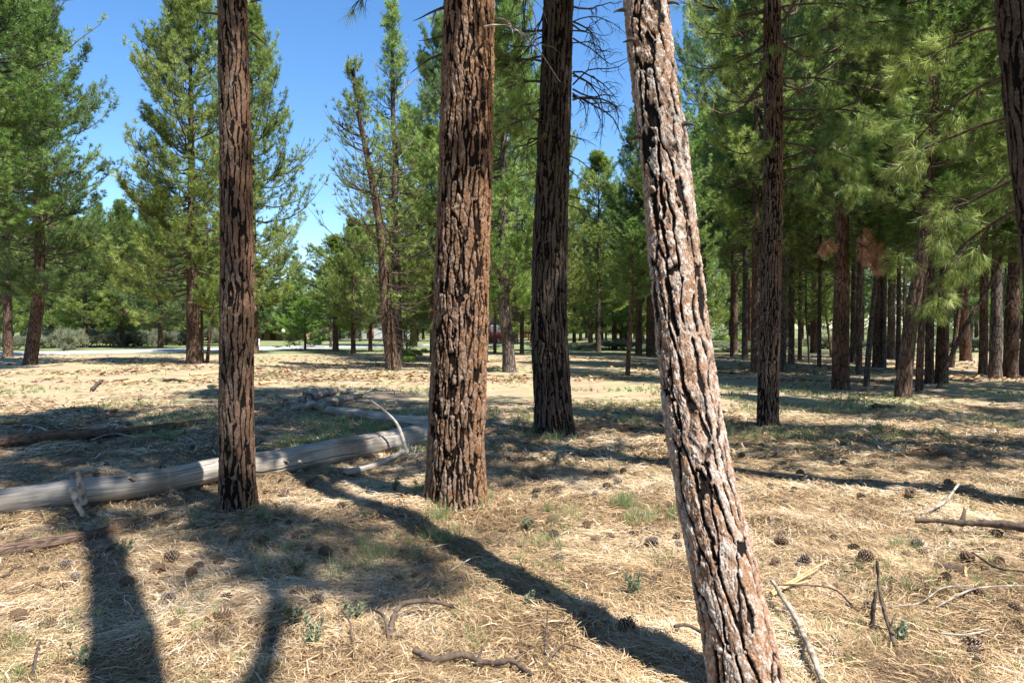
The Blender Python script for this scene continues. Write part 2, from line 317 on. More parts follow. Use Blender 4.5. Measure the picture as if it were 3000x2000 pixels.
# ------------------------------------------------------------------ ground, road
def spaced(segs):
    out = [];
    for a, b, s in segs: out.append(np.arange(a, b, s))
    return np.unique(np.round(np.concatenate(out), 4))
gx = spaced([(-900, -60, 60), (-60, -16, 2), (-16, -6, 0.4), (-6, 6, 0.055), (6, 16, 0.4), (16, 60, 2), (60, 901, 60)])
gy = spaced([(-60, 0, 5), (0, 2, 0.4), (2, 9, 0.055), (9, 14, 0.12), (14, 36, 0.5), (36, 60, 2), (60, 1600, 70)])
X, Y = np.meshgrid(gx, gy); Zg = ground_h(X.ravel(), Y.ravel())
idx = np.arange(X.size).reshape(X.shape)
mb = MB(); mb.add(np.stack([X.ravel(), Y.ravel(), Zg], 1), np.stack([idx[:-1, :-1], idx[:-1, 1:], idx[1:, 1:], idx[1:, :-1]], -1).reshape(-1, 4))
tag(mb.obj('ground', M['ground'], smooth=True), kind='structure')
def strip(name, centre, width, z, mat):
    c = smooth_path([(p[0], p[1], 0) for p in centre], 60); t = np.gradient(c, axis=0); t /= np.linalg.norm(t, axis=1, keepdims=True); nrm = np.stack([-t[:, 1], t[:, 0], 0 * t[:, 0]], 1)
    wd = np.interp(np.linspace(0, 1, 60), np.linspace(0, 1, len(width)), width)[:, None] / 2
    a, b = c + nrm * wd, c - nrm * wd; v = np.stack([a, b], 1).reshape(-1, 3); v[:, 2] = z; i = np.arange(59) * 2
    return tag(MB().add(v, np.stack([i, i + 1, i + 3, i + 2], 1)).obj(name, mat), kind='structure')
strip('road', [(-60, 38.5), (-33, 43.0), (-22, 51), (-17, 57), (-11, 62), (-3, 66), (8, 72)], [5.5, 5.5, 6, 7, 8, 7, 6], 0.012, M['road'])

# ------------------------------------------------------------------ foliage
def rand_dirs(n): 
    d = R.normal(size=(n, 3)); return d / np.linalg.norm(d, axis=1, keepdims=True)
def tufts(mb, pos, dirs, K, L, wd, spread=1.0, mat=0, droop=0.12, tone=None):
    n = len(pos)
    if n == 0: return
    d = dirs[:, None, :] + R.normal(size=(n, K, 3)) * 0.62 * spread; d /= np.linalg.norm(d, axis=2, keepdims=True)
    ln = L * R.uniform(0.65, 1.15, (n, K, 1)) * R.uniform(.8, 1.15, (n, 1, 1))
    tip = pos[:, None, :] + d * ln; tip[..., 2] -= droop * ln[..., 0]
    side = np.cross(d, R.normal(size=(n, K, 3))); side /= np.linalg.norm(side, axis=2, keepdims=True) + 1e-9
    b = pos[:, None, :] - dirs[:, None, :] * R.uniform(0, .5, (n, K, 1)) * L * 0.7
    v = np.stack([b + side * wd * .5, b - side * wd * .5, tip], 2).reshape(-1, 3)
    f = np.arange(n * K * 3).reshape(-1, 3)
    t = R.beta(2.2, 2.4, n) if tone is None else tone
    r = np.clip(t[:, None] + R.normal(size=(n, K)) * 0.1, 0, 0.93); r = np.where(R.uniform(size=(n, 1)) < 0.015, 1.0, r)
    mb.add(v, f, mat, rnd=np.repeat(r.ravel(), 3))
LOD = {'near': (30, 0.145, 0.0056), 'mid': (16, 0.20, 0.017), 'far': (9, 0.32, 0.040)}
def crown(H, cb, Rad, lod='mid', nb=80, nsub=9, ntf=4, shape='cone', seed=0, keep=0.8, bare=0.0, az=None, dead=0, up=0.35, azw=None):
    """crown of whorled boughs; returns an MB. mat 0 needles, mat 1 branch wood"""
    global R
    sav = R; R = np.random.RandomState(seed + 100)
    mb = MB(); K, TL, TW = LOD[lod]
    u = (np.arange(nb) + R.uniform(0, 1, nb)) / nb; h = cb + (H - cb) * u * 0.985
    if shape == 'cone': prof = np.clip((1 - u) ** 0.58 * (0.62 + 0.75 * np.sqrt(np.clip(u * 3.2, 0, 1))) , 0.05, 1)
    elif shape == 'column': prof = np.clip((1 - u ** 2.2) * (0.55 + 0.45 * np.sqrt(np.clip(u * 2.5, 0, 1))), 0.10, 1)
    else: prof = R.uniform(0.45, 1.0, nb) * np.clip((1 - u) * 1.5, 0.18, 1)
    a = R.uniform(0, 2 * math.pi, nb) if azw is None else azw[0] + R.normal(size=nb) * azw[1]
    # clumpiness: some sides long, some short
    L = Rad * prof * R.uniform(0.55, 1.12, nb) * (1 + 0.18 * np.sin(a * 2 + u * 9 + seed))
    e0 = np.interp(u, [0, .25, .6, 1], [-0.22, 0.05, 0.45, 1.1]) + R.normal(size=nb) * 0.15
    s = np.linspace(0, 1, 7)
    hx, hy = np.cos(a), np.sin(a)
    rr = L[:, None] * s * np.cos(e0)[:, None]
    wob = np.cumsum(R.normal(size=(nb, 7)) * 0.05, 1) * L[:, None]
    zz = h[:, None] + L[:, None] * (np.sin(e0)[:, None] * s + up * s ** 2.6 - 0.10 * np.sin(s * math.pi)) + np.cumsum(R.normal(size=(nb, 7)) * .02, 1) * L[:, None]
    pth = np.stack([hx[:, None] * rr - hy[:, None] * wob * s, hy[:, None] * rr + hx[:, None] * wob * s, zz], -1)
    br = (0.010 + 0.011 * L)[:, None] * (1 - 0.82 * s)
    v, q = tubes(pth, br, 5); mb.add(v, q, 1)
    # laterals
    ss = np.sort(R.uniform(0.22, 1.0, (nb, nsub)), 1); ss[:, -1] = 0.98
    i0 = np.clip((ss * 6).astype(int), 0, 5); fr = ss * 6 - i0; bi = np.arange(nb)[:, None]
    p0 = pth[bi, i0] * (1 - fr[..., None]) + pth[bi, i0 + 1] * fr[..., None]
    tg = pth[bi, i0 + 1] - pth[bi, i0]; tg /= np.linalg.norm(tg, axis=2, keepdims=True)
    sg = np.where(np.arange(nsub) % 2 == 0, 1., -1.)[None, :] * R.uniform(0.25, 1.15, (nb, nsub)); sg[:, -1] *= 0.25
    perp = np.stack([-hy, hx, 0 * hx], -1)[:, None, :]
    sd = tg * 0.85 + perp * sg[..., None] * 0.95 + np.array([0, 0, 1.]) * R.uniform(-0.15, 0.55, (nb, nsub, 1)); sd /= np.linalg.norm(sd, axis=2, keepdims=True)
    sl_ = (L[:, None] * 0.42 * (1.15 - ss) + 0.20 + 0.05 * L[:, None]) * R.uniform(0.55, 1.2, (nb, nsub))
    t4 = np.linspace(0, 1, 4)[None, None, :, None]
    sp_ = p0[:, :, None, :] + sd[:, :, None, :] * (sl_[..., None, None] * t4) + np.array([0, 0, 1.]) * (sl_[..., None, None] * 0.35 * t4 ** 2) + R.normal(size=(nb, nsub, 4, 3)) * 0.03 * t4
    kp = R.uniform(size=(nb, nsub)) < keep
    sp_ = sp_[kp]; sr = (0.006 + 0.004 * sl_[kp])[:, None] * np.array([1, .8, .6, .35]); 
    if lod == 'far': sr = sr * 1.5
    v, q = tubes(sp_, sr, 3); mb.add(v, q, 1)
    live = R.uniform(size=len(sp_)) > bare
    sp2 = sp_[live]; n2 = len(sp2)
    btone = (R.beta(1.3, 1.4, nb)[:, None] * np.ones((1, nsub)))[kp][live]
    tt = R.uniform(0.35, 1.0, (n2, ntf)); tt[:, 0] = 1.0
    i1 = np.clip((tt * 3).astype(int), 0, 2); f1 = (tt * 3 - i1)[..., None]; k = np.arange(n2)[:, None]
    tp = sp2[k, i1] * (1 - f1) + sp2[k, i1 + 1] * f1
    td = sp2[k, i1 + 1] - sp2[k, i1]; td /= np.linalg.norm(td, axis=2, keepdims=True) + 1e-9
    off = rand_dirs(n2 * ntf).reshape(n2, ntf, 3) * (TL * .45); off[:, 0] *= 0.1
    td = td + np.array([0, 0, .35]) + off / TL * 1.3; td /= np.linalg.norm(td, axis=2, keepdims=True)
    tone = np.clip(0.55 * btone[:, None] + 0.45 * R.beta(2.2, 2.4, (n2, ntf)), 0, .93)
    tufts(mb, (tp + off).reshape(-1, 3), td.reshape(-1, 3), K, TL, TW, tone=tone.ravel())
    if dead:
        hd = R.uniform(cb * 0.35, cb * 1.25, dead); ad = R.uniform(0, 6.283, dead); Ld = R.uniform(0.3, 1.0, dead) * Rad * 0.6
        s5 = np.linspace(0, 1, 5); pd = np.stack([np.cos(ad)[:, None] * Ld[:, None] * s5, np.sin(ad)[:, None] * Ld[:, None] * s5, hd[:, None] + Ld[:, None] * (-.15 * s5 - .25 * s5 ** 2)], -1) + R.normal(size=(dead, 5, 3)) * .05 * s5[None, :, None]
        v, q = tubes(pd, np.full((dead, 5), .012 if lod != 'far' else .02) * (1.2 - s5), 3); mb.add(v, q, 1)
    R = sav
    return mb

def trunk_mesh(path, rad, sides, flare=0.3, lump=0.05, seed=0):
    """path (n,3) rad (n)"""
    n = len(path); th = np.linspace(0, 2 * math.pi, sides, endpoint=False); hh = path[:, 2] - path[0, 2]
    T, HH = np.meshgrid(th, hh); Q = np.stack([np.cos(T).ravel() * 1.3 + seed * 7.1, np.sin(T).ravel() * 1.3, HH.ravel() * 0.8], 1)
    lob = (fbm(Q, 5, 3) * lump * 2).reshape(n, sides)
    rt = np.clip(np.sin(T * 5 + seed) * .5 + np.sin(T * 3 + 2 * seed) * .5, -1, 1)
    prof = 1 + lob + flare * np.exp(-np.clip(HH, 0, 99) / 0.17) * (0.75 + 0.5 * rt)
    return path, np.asarray(rad), prof

def tree_trunk(parent, pts, r0, r1, mat, sides=18, rows=70, seed=0, flare=0.35, name='trunk'):
    p = smooth_path(pts, rows); u = np.linspace(0, 1, rows); rad = r0 + (r1 - r0) * u
    path, rad, prof = trunk_mesh(p, rad, sides, flare, seed=seed)
    v, q = tubes(path[None], rad[None], sides, prof[None])
    rg = fbm(v * np.array([16, 16, 4.]) + seed, 9, 3) * 0.10 * r0
    c = np.repeat(path, sides, 0); o_ = v - c; o_ /= np.linalg.norm(o_, axis=1, keepdims=True) + 1e-9
    return MB().add(v + o_ * rg[:, None], q).obj(name, mat, parent, smooth=True)

# crown prototypes, built once and shared
PROTO = {}
def proto(key):
    if key in PROTO: return PROTO[key]
    kind, k = key.rsplit('_', 1); k = int(k); nm = 'needles'
    if kind == 'open': c = crown(18, 3.2, 3.1, 'mid', 135, 11, 7, 'cone', 10 + k, 0.82, dead=8)
    elif kind == 'dense': c = crown(18, 3.0, 3.2, 'mid', 175, 12, 8, 'cone', 20 + k, 0.88, dead=6)
    elif kind == 'high': c = crown(20, 5.0, 2.9, 'mid', 125, 11, 7, 'column', 30 + k, 0.82, dead=22)
    elif kind == 'far': c = crown(18, 1.8, 3.0, 'far', 125, 10, 5, 'cone', 40 + k, 0.85, dead=4)
    elif kind == 'farhigh': c = crown(20, 3.0, 3.0, 'far', 115, 9, 5, 'column', 50 + k, 0.8, dead=14)
    elif kind == 'young': c = crown(6, 0.5, 2.2, 'mid', 70, 8, 5, 'cone', 60 + k, 0.9)
    mats = [M['needles_blue' if k % 3 == 2 else ('needles_bright' if kind == 'young' else 'needles')], M['branch']]
    H0, cb0, R0 = {'open': (18, 3.2, 3.1), 'dense': (18, 3.0, 3.2), 'high': (20, 5, 2.9), 'far': (18, 1.8, 3.0), 'farhigh': (20, 3.0, 3.0), 'young': (6, .5, 2.2)}[kind]
    PROTO[key] = (c.mesh('crown', mats), H0, cb0, R0)
    return PROTO[key]
TREES = []
def pine(px, py, wpx, top, key, label, rad=None, cb=None, lean=(0, 0), bark='bark_mid', group=None, pos=None, name='pine_tree', H=None, curve=0.0, cbm=None, r0m=None):
    """px,py base in the photograph, wpx trunk width in photograph pixels, top = row of the tip, lean = sideways / depth shift (m) at crown base"""
    g = G(px, py) if pos is None else np.array([pos[0], pos[1], gh(*pos)])
    z = g[1]
    if H is None: H = CAMZ + (HZ - top) / F * z - g[2]
    me, H0, cb0, R0 = proto(key)
    zs = H / H0; rs = (rad / R0) if rad else (0.75 + 0.25 * zs); zo = 0.0; cbh = cb0 * zs
    if cb is not None or cbm:
        cbh = cbm or max(0.3, CAMZ + (HZ - cb) / F * z); zs = (H - cbh) / (H0 - cb0); zo = cbh - cb0 * zs
    t = thing(name, label, 'pine tree', (g[0], g[1], g[2] - 0.05), 0, group)
    c = bpy.data.objects.new('crown', me); COL.objects.link(c); c.parent = t
    c.scale = (rs, rs, zs); c.rotation_euler = (0, 0, random.uniform(0, 6.28)); c.location = (lean[0] * 1.15, lean[1] * 1.15, zo)
    r0 = r0m or wpx / F * z / 2
    pts = [(0, 0, -0.1), (lean[0] * .35 + curve, lean[1] * .35, cbh * .4), (lean[0], lean[1], cbh), (lean[0] * 1.15, lean[1] * 1.15, cbh * 1.6), (lean[0] * 1.15, lean[1] * 1.15, H * .98)]
    far = z > 45
    tree_trunk(t, pts, r0 * 0.95, 0.02, M[bark], 9 if far else 20, 24 if far else 90, seed=px * .01, flare=0.3)
    TREES.append((g[0], g[1])); return t

# ------------------------------------------------------------------ the six near pines, with carved bark
def near_trunk(parent, pts, radf, mat, cell, depth, hfine, seed, sides=230, step=0.0075, flare=0.3, twist=0.0, warp=0.55, fw=.12, fineamp=.16, lump=0.03):
    dense = smooth_path(pts, 400); hh = dense[:, 2]
    zs = np.r_[np.arange(hh[0], hfine, step), np.arange(hfine, hh[-1], 0.12)]
    path = np.stack([np.interp(zs, hh, dense[:, 0]), np.interp(zs, hh, dense[:, 1]), zs], 1)
    rad = np.array([radf(z) for z in zs]); path, rad, prof = trunk_mesh(path, rad, sides, flare, lump, seed)
    v, q = tubes(path[None], rad[None], sides, prof[None])
    c = np.repeat(path, sides, 0); o = v - c; o /= np.linalg.norm(o, axis=1, keepdims=True) + 1e-9
    Q = (v - np.stack([path[:, 0], path[:, 1], 0 * path[:, 2]], 1).repeat(sides, 0)).copy()
    Q[:, 0] += Q[:, 2] * twist
    ax, el = cell
    Qs = Q + seed * 3.7
    lo = np.stack([fbm(Qs * np.array([7, 7, 3.]), 1, 3), fbm(Qs * np.array([7, 7, 3.]), 5, 3), fbm(Qs * 3, 9, 2)], 1)
    hi = np.stack([fbm(Qs * np.array([40, 40, 26.]), 31, 3, .6), fbm(Qs * np.array([40, 40, 26.]), 35, 3, .6), fbm(Qs * 20, 39, 3, .6)], 1)
    fine = fbm(Qs * np.array([110, 110, 60.]), 21, 3, .7)
    C = Qs / np.array([ax, ax, ax * el]) + lo * warp + hi * .16
    e1, sd1, cid = worley_n(C, seed * 31 + 3)
    wid = np.clip(.10 + fw * (1 + 1.6 * fbm(Qs * np.array([9, 9, 3.]), 41, 3)), .03, .42)
    F1 = 1 - (.25 + .75 * sstep(sd1, .55, .97)) * (1 - sstep(e1, wid * .35, wid))
    e2, sd2, cid2 = worley_n(C * np.array([2.1, 2.1, 2.6]) + hi * .25, seed * 31 + 9)
    F2 = 1 - (.30 + .30 * sstep(sd2, .5, .95)) * (1 - sstep(e2, .02, .13))
    tn = fbm(Qs * np.array([22, 22, 7.]) + hi * .5, seed + 90, 4, .55) * .5 + .5; terr = np.floor(tn * 8 + fine * .5) / 8
    fur = F1 * (.45 + .55 * F2)
    disp = depth * (F1 - 1 + F1 * (.42 * (F2 - 1) + .75 * (terr - .5) + .22 * (cid - .5) + .12 * (cid2 - .5)) + fine * fineamp)
    v2 = v + o * disp[:, None]
    return MB().add(v2, q, furrow=np.clip(fur + fine * .12, 0, 1), cell=np.clip(cid * .3 + cid2 * .3 + terr * .4, 0, 1)).obj('trunk', mat, parent, smooth=False)

def limb_tree(p0, d0, L, r, depth=2, gravity=-.25, n=8, curl=0.25, kids=5, minlen=.08):
    """bare limb with side twigs: list of (path, radii)"""
    out = []; d = np.array(d0, float); d /= np.linalg.norm(d); p = np.array(p0, float); pts = [p.copy()]
    for i in range(n):
        d = d + R.normal(size=3) * curl * .5 + np.array([0, 0, gravity / n * 2]); d /= np.linalg.norm(d); p = p + d * L / n; pts.append(p.copy())
    pts = np.array(pts); out.append((pts, r * (1 - 0.8 * np.linspace(0, 1, n + 1))))
    if depth > 0:
        for k in range(kids):
            i = R.randint(max(1, n // 4), n); t = pts[i] - pts[i - 1]; t /= np.linalg.norm(t)
            sd = t + rand_dirs(1)[0] * .9
            l2 = L * R.uniform(.25, .6) * (1.2 - i / n)
            if l2 > minlen: out += limb_tree(pts[i], sd, l2, r * (1 - .7 * i / n) * .6, depth - 1, gravity, n, curl, max(2, kids - 2), minlen)
    return out
def add_limbs(mb, limbs, mat=0, sides=5):
    for p, r in limbs: v, q = tubes(p[None], r[None], sides); mb.add(v, q, mat)
    return mb
def dead_limb(parent, base, d, L, r, mat='dark_twig', kids=4, depth=1, gravity=-.3, curl=.25, label=None, tuft=0, name='dead_branch'):
    lim = limb_tree(base, d, L, r, depth, gravity, 8, curl, kids); mb = MB(); add_limbs(mb, lim)
    mats = [M[mat]]
    if tuft:
        mats.append(M['needles']); ends = np.array([l[0][-1] for l in lim]); ds = np.array([l[0][-1] - l[0][-2] for l in lim]); ds /= np.linalg.norm(ds, axis=1, keepdims=True)
        k = R.permutation(len(ends))[:tuft]; tufts(mb, ends[k], ds[k], 42, 0.15, .004, mat=1)
    o = mb.obj(name, mats, parent)
    if label: o['label'] = label
    return o
def near_pine(px, py, label, axis_px, radf, mat, cell, depth, H, seed, crown_args=None, hfine=5.0, flare=.3, z=None, **kw):
    """axis_px: (row, column, depth) of the trunk axis"""
    g = G(px, py) if z is None else np.array([(px - 1500) / F * z, z, gh((px - 1500) / F * z, z)])
    t = thing('pine_tree', label, 'pine tree', tuple(g))
    pts = [(0, 0, -0.15), (0, 0, 0.02)]
    for row, colm, dz in axis_px:
        q = P(colm, row, g[1] + dz); pts.append(tuple(q - g))
    last = np.array(pts[-1]); prev = np.array(pts[-2]); sl_ = (last - prev) / (last[2] - prev[2])
    for hz in (0.35, 0.7, 1.0):
        z2 = last[2] + (H - last[2]) * hz; pts.append(tuple(last + sl_ * (z2 - last[2]) * (1 - .55 * hz)))
    tr = near_trunk(t, pts, radf, M[mat], cell, depth, hfine, seed, flare=flare, **kw)
    if crown_args:
        c = crown(**crown_args); o = c.obj('crown', [M['needles'], M['branch']], t); pp = np.array(pts); top = pp[-1]; 
        cbx = np.interp(crown_args['cb'] + 3, pp[:, 2], pp[:, 0]); cby = np.interp(crown_args['cb'] + 3, pp[:, 2], pp[:, 1]); o.location = (cbx, cby, 0)
    return t, g, np.array(pts)

def lin(a, b, h): return lambda z: a + (b - a) * min(max(z / h, 0), 1.1)
BOUGHS = []
# left trunk
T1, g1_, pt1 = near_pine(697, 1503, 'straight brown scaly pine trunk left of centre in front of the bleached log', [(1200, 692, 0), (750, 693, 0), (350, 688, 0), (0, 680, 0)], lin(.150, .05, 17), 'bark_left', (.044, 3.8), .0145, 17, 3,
    dict(H=17, cb=6.0, Rad=2.4, lod='mid', nb=130, nsub=11, ntf=6, shape='column', seed=301, keep=.85), hfine=4.6, flare=.45)
def at(t, g, px, py, dy=0): return P(px, py, g[1] + dy) - g
for a, b, L, dr in ((622, 42, .16, (-1, 0, .1)), (610, 30, .05, (-.5, 0, 1)), (740, 5, .1, (1, 0, .2)), (742, 95, .2, (1, -.2, -.7))):
    dead_limb(T1, at(T1, g1_, 690 + (-45 if a < 690 else 45), b), dr, L, .012, kids=1)
# centre trunk
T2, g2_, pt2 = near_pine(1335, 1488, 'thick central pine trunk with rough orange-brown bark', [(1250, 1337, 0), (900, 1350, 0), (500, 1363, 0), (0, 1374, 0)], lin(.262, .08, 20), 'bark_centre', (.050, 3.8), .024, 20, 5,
    dict(H=20, cb=6.5, Rad=3.0, lod='mid', nb=150, nsub=11, ntf=6, shape='column', seed=302, keep=.85), hfine=4.7, flare=.36, sides=330)
for (a, b), dr, L, r in (((1302, 22), (-1, 0, -.25), .3, .014), ((1298, 105), (-1, 0, -.1), .22, .010), ((1296, 158), (-1, 0, -.35), .34, .013)):
    dead_limb(T2, at(T2, g2_, a, b, -.05), dr, L, r, kids=2, gravity=-.05, curl=.12)
dead_limb(T2, at(T2, g2_, 1420, 80, -.2), (1, -.5, .1), .55, .012, 'deadwood', kids=3, gravity=-1.0, label='pale drooping dead twig')
dead_limb(T2, at(T2, g2_, 1440, -30, -.2), (1, -.5, .1), .8, .012, 'deadwood', kids=4, gravity=-1.0)
dead_limb(T2, at(T2, g2_, 1440, 50, .2), (1, .3, .2), .9, .011, 'deadwood', kids=4, gravity=-.8)
dead_limb(T2, at(T2, g2_, 1330, 200, -.28), (-.1, -1, 0), .25, .008, 'deadwood', kids=2, gravity=-1.5)
dead_limb(T2, at(T2, g2_, 1310, -140, 0), (-1, 0, .1), 1.1, .016, kids=7, gravity=-.9, depth=2, tuft=2)
# third trunk, in shade
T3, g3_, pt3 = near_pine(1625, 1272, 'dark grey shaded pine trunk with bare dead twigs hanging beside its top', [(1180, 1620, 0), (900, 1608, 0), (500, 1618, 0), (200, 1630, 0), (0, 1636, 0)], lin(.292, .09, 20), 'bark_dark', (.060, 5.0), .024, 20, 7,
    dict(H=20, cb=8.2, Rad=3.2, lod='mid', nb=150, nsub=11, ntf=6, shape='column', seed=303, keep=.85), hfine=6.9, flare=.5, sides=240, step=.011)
for i in range(42):
    rgt = i % 3 != 0; py_ = R.uniform(-200, 330) if rgt else R.uniform(-100, 420)
    dead_limb(T3, at(T3, g3_, 1636 + (42 if rgt else -42), py_), ((1 if rgt else -1), R.uniform(-.6, .6), R.uniform(-.15, .5)), R.uniform(.5, 1.45), R.uniform(.011, .019), kids=7, depth=2, gravity=-.6, curl=.62, tuft=(3 if i % 3 == 0 else 0))
for py_ in (395, 455, 495, 570, 600):
    dead_limb(T3, at(T3, g3_, 1660, py_), (1, R.uniform(-.3, .3), -.2), R.uniform(.4, .85), .011, kids=3, gravity=-.3)
for i, (py_, dy, L) in enumerate([(180, -.5, 1.1), (240, -1, 1.3), (300, .2, 1.3), (90, -.2, 1.2), (350, -.6, 1.0)]): BOUGHS.append((T3, at(T3, g3_, 1590, py_), (-1, dy, .1), L, 450 + i))
# leaning trunk
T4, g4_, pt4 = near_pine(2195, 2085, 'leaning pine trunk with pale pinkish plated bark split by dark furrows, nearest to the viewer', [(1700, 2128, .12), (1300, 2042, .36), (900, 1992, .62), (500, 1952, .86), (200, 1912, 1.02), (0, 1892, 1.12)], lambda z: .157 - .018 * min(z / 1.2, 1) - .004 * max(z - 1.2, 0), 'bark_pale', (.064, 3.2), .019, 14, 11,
    dict(H=14, cb=6.2, Rad=1.6, lod='mid', nb=80, nsub=9, ntf=5, shape='column', seed=304, keep=.75), hfine=3.75, flare=.12, sides=320, step=.005, z=2.98, twist=.05, fw=.06, fineamp=.18)
for a, b, s_ in ((1833, 30, -1), (1862, 120, -1), (1955, 8, 1), (2002, 365, 1), (1880, 400, -1)):
    r_ = (HZ - b) / F; dead_limb(T4, at(T4, g4_, a, b, 1.05 - b / 1000 * .6), (s_, -.1, .25), .075, .016, kids=0, name='broken_stub')
# trunk at the right edge
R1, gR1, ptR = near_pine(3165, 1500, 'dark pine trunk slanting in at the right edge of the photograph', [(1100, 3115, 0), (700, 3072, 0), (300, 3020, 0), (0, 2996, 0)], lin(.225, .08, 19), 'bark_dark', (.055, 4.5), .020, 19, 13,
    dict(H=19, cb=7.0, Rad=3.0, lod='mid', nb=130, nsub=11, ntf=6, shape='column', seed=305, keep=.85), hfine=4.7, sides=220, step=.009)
# right middle trunk
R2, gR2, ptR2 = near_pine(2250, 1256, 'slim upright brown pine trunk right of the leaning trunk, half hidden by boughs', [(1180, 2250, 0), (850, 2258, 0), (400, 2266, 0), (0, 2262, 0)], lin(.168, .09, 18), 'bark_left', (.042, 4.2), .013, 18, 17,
    None, hfine=7.2, sides=150, step=.012)
c = crown(18, 4.3, 2.5, 'near', 95, 9, 4, 'column', 306, .72, dead=30); c.obj('crown', [M['needles'], M['branch']], R2)

# boughs of the pine at the right edge, hanging into the view
def bough(parent, base, d, L, seed, ntw=16, mat='needles', K=32, droop=-.35, name='bough', TL=.115, tw=.0042):
    global R
    sav = R; R = np.random.RandomState(seed); lim = limb_tree(base, d, L, .02, 2, droop, 8, .16, 8, .1); mb = MB(); add_limbs(mb, lim)
    pos, dr = [], []
    for p, r in lim:
        n = len(p); 
        for k in (n - 1, n - 2, n - 3, n - 5):
            q = p[k] + R.normal(size=3) * .03; t = p[k] - p[k - 1]; pos.append(q); dr.append(t / np.linalg.norm(t) + np.array([0, 0, .25]))
    dr = np.array(dr); dr /= np.linalg.norm(dr, axis=1, keepdims=True)
    tufts(mb, np.array(pos), dr, K, TL, tw, mat=1, tone=np.clip(R.beta(2, 2, len(pos)), 0, .93)); R = sav
    return mb.obj(name, [M['branch'], M[mat]], parent)
for b_ in BOUGHS: bough(*b_, ntw=8)
for i, (px_, py_, dz, L) in enumerate([(2960, 60, .9, 1.2), (2980, 330, 1.3, 1.5), (3010, 520, 1.5, 1.5), (3010, 600, 2.2, 1.7), (2990, 200, 2.0, 1.8)]):
    bough(R1, at(R1, gR1, px_ + 20, py_, dz * .3), (-1, dz, .08), L, 400 + i)
for i, (px_, py_, dx, dy, L) in enumerate([(2285, 120, 1, -.7, 1.9), (2285, 330, .9, -1, 1.9), (2285, 470, .6, -1, 1.6), (2285, 500, 1, -.3, 1.7), (2245, 60, -1, -.3, 1.1), (2245, 150, -1, .2, 1.0), (2285, 20, 1, -.9, 2.2), (2285, 230, 1, 0, 2.2), (2250, 420, -.5, -1, .8), (2285, 420, 1, .5, 2.2)]):
    bough(R2, at(R2, gR2, px_, py_), (dx, dy, .12), L, 420 + i)

# ------------------------------------------------------------------ middle-distance and far pines, each where the photograph has it
G_LEFT = None
pine(-32, 1092, 44, -330, 'dense_0', 'red-brown pine trunk cut by the left edge of the photograph', rad=3.1, cb=640, bark='bark_red')
pine(24, 1046, 28, -40, 'dense_1', 'shaded pine behind the trunk at the left edge, beside the road', rad=3.2, cb=830)
pine(86, 1068, 40, -30, 'dense_2', 'big dense pine leaning slightly right near the left edge, base in shade', rad=3.3, cb=850, lean=(.45, 0), bark='bark_mid', curve=.05)
pine(566, 1066, 42, -60, 'dense_0', 'tall full pine left of the nearest left trunk, crown almost to the ground', rad=3.3, cb=890)
pine(742, 1036, 34, 30, 'dense_3', 'tall pine whose crown shows right of the left trunk against the sky', rad=3.7, cb=900)
pine(592, 1062, 11, 700, 'far_0', 'thin upright sapling stem right behind the tall full pine', rad=.8, cb=900)
pine(606, 1064, 11, 760, 'far_1', 'thin sapling stem leaning right beside the tall full pine', rad=.7, cb=900, lean=(.35, 0))
pine(894, 1024, 8, 885, 'young_0', 'small bright green bushy young pine by the road bend', rad=2.0, name='young_pine')
pine(983, 1028, 20, 690, 'dense_1', 'short-trunked pine with low spreading light green crown right of the bushy young pine', rad=2.9, cb=930, bark='bark_grey')
pine(969, 1018, 8, 760, 'far_2', 'thin pine stem left of the short-trunked pine', rad=1.2, cb=930)
pine(1211, 1014, 22, 330, 'dense_2', 'dark-trunked pine on the lawn between the twin trunks and the central trunk', rad=4.6, cb=925, bark='bark_red')
pine(1192, 1048, 8, 930, 'young_1', 'dark green shrubby sapling at the foot of the right twin trunk', rad=.75, name='young_pine')
# the scraggly twin
def scraggly(px, py, w_, rows, label, seed, nb, bark, rad=2.2, keep=.5, bare=.45, cb=2.6, mat='needles'):
    g = G(px, py); t = thing('pine_tree', label, 'pine tree', tuple(g)); pts = [(0, 0, -.1)] + [tuple(P(cx_, row, g[1]) - g) for row, cx_ in rows]
    H = pts[-1][2]; tree_trunk(t, pts, w_ / F * g[1] / 2, .045, M[bark], 20, 100, seed)
    pp = smooth_path(pts, 60); c = crown(H, cb, rad, 'mid', nb, 8, 3, 'rough', seed, keep, bare=bare, up=.3, dead=26)
    v = c.v; 
    for k in range(len(v)):   # follow the stem
        v[k] = v[k] + np.stack([np.interp(v[k][:, 2], pp[:, 2], pp[:, 0]), np.interp(v[k][:, 2], pp[:, 2], pp[:, 1]), 0 * v[k][:, 0]], 1)
    c.obj('crown', [M[mat], M['branch']], t); return t, g
ST, gST = scraggly(1152, 1088, 42, [(960, 1138), (850, 1128), (700, 1118), (560, 1096), (420, 1068), (300, 1044), (200, 1036)], 'left of the twin trunks, reddish, leaning left to a thin half-bare top', 71, 95, 'bark_mid', 3.3, bare=.22, keep=.6, cb=2.0)
ST2, gST2 = scraggly(1168, 1080, 30, [(850, 1162), (600, 1156), (470, 1160), (350, 1152), (150, 1150), (15, 1146)], 'right of the twin trunks, grey, straight, with bare spire and sparse tufts', 72, 140, 'bark_grey', 2.7, bare=.2, keep=.62, cb=2.0)
for (a, b, dx, L) in ((1105, 565, -1, 2.1), (1090, 450, -1, 1.6), (1075, 400, -1, 1.9)):
    add_limbs(MB(), limb_tree(P(a, b, gST[1]) - gST, (dx, .1, -.1), L, .055, 2, .5, 8, .30, 7)).obj('bare_limb', M['branch'], ST)
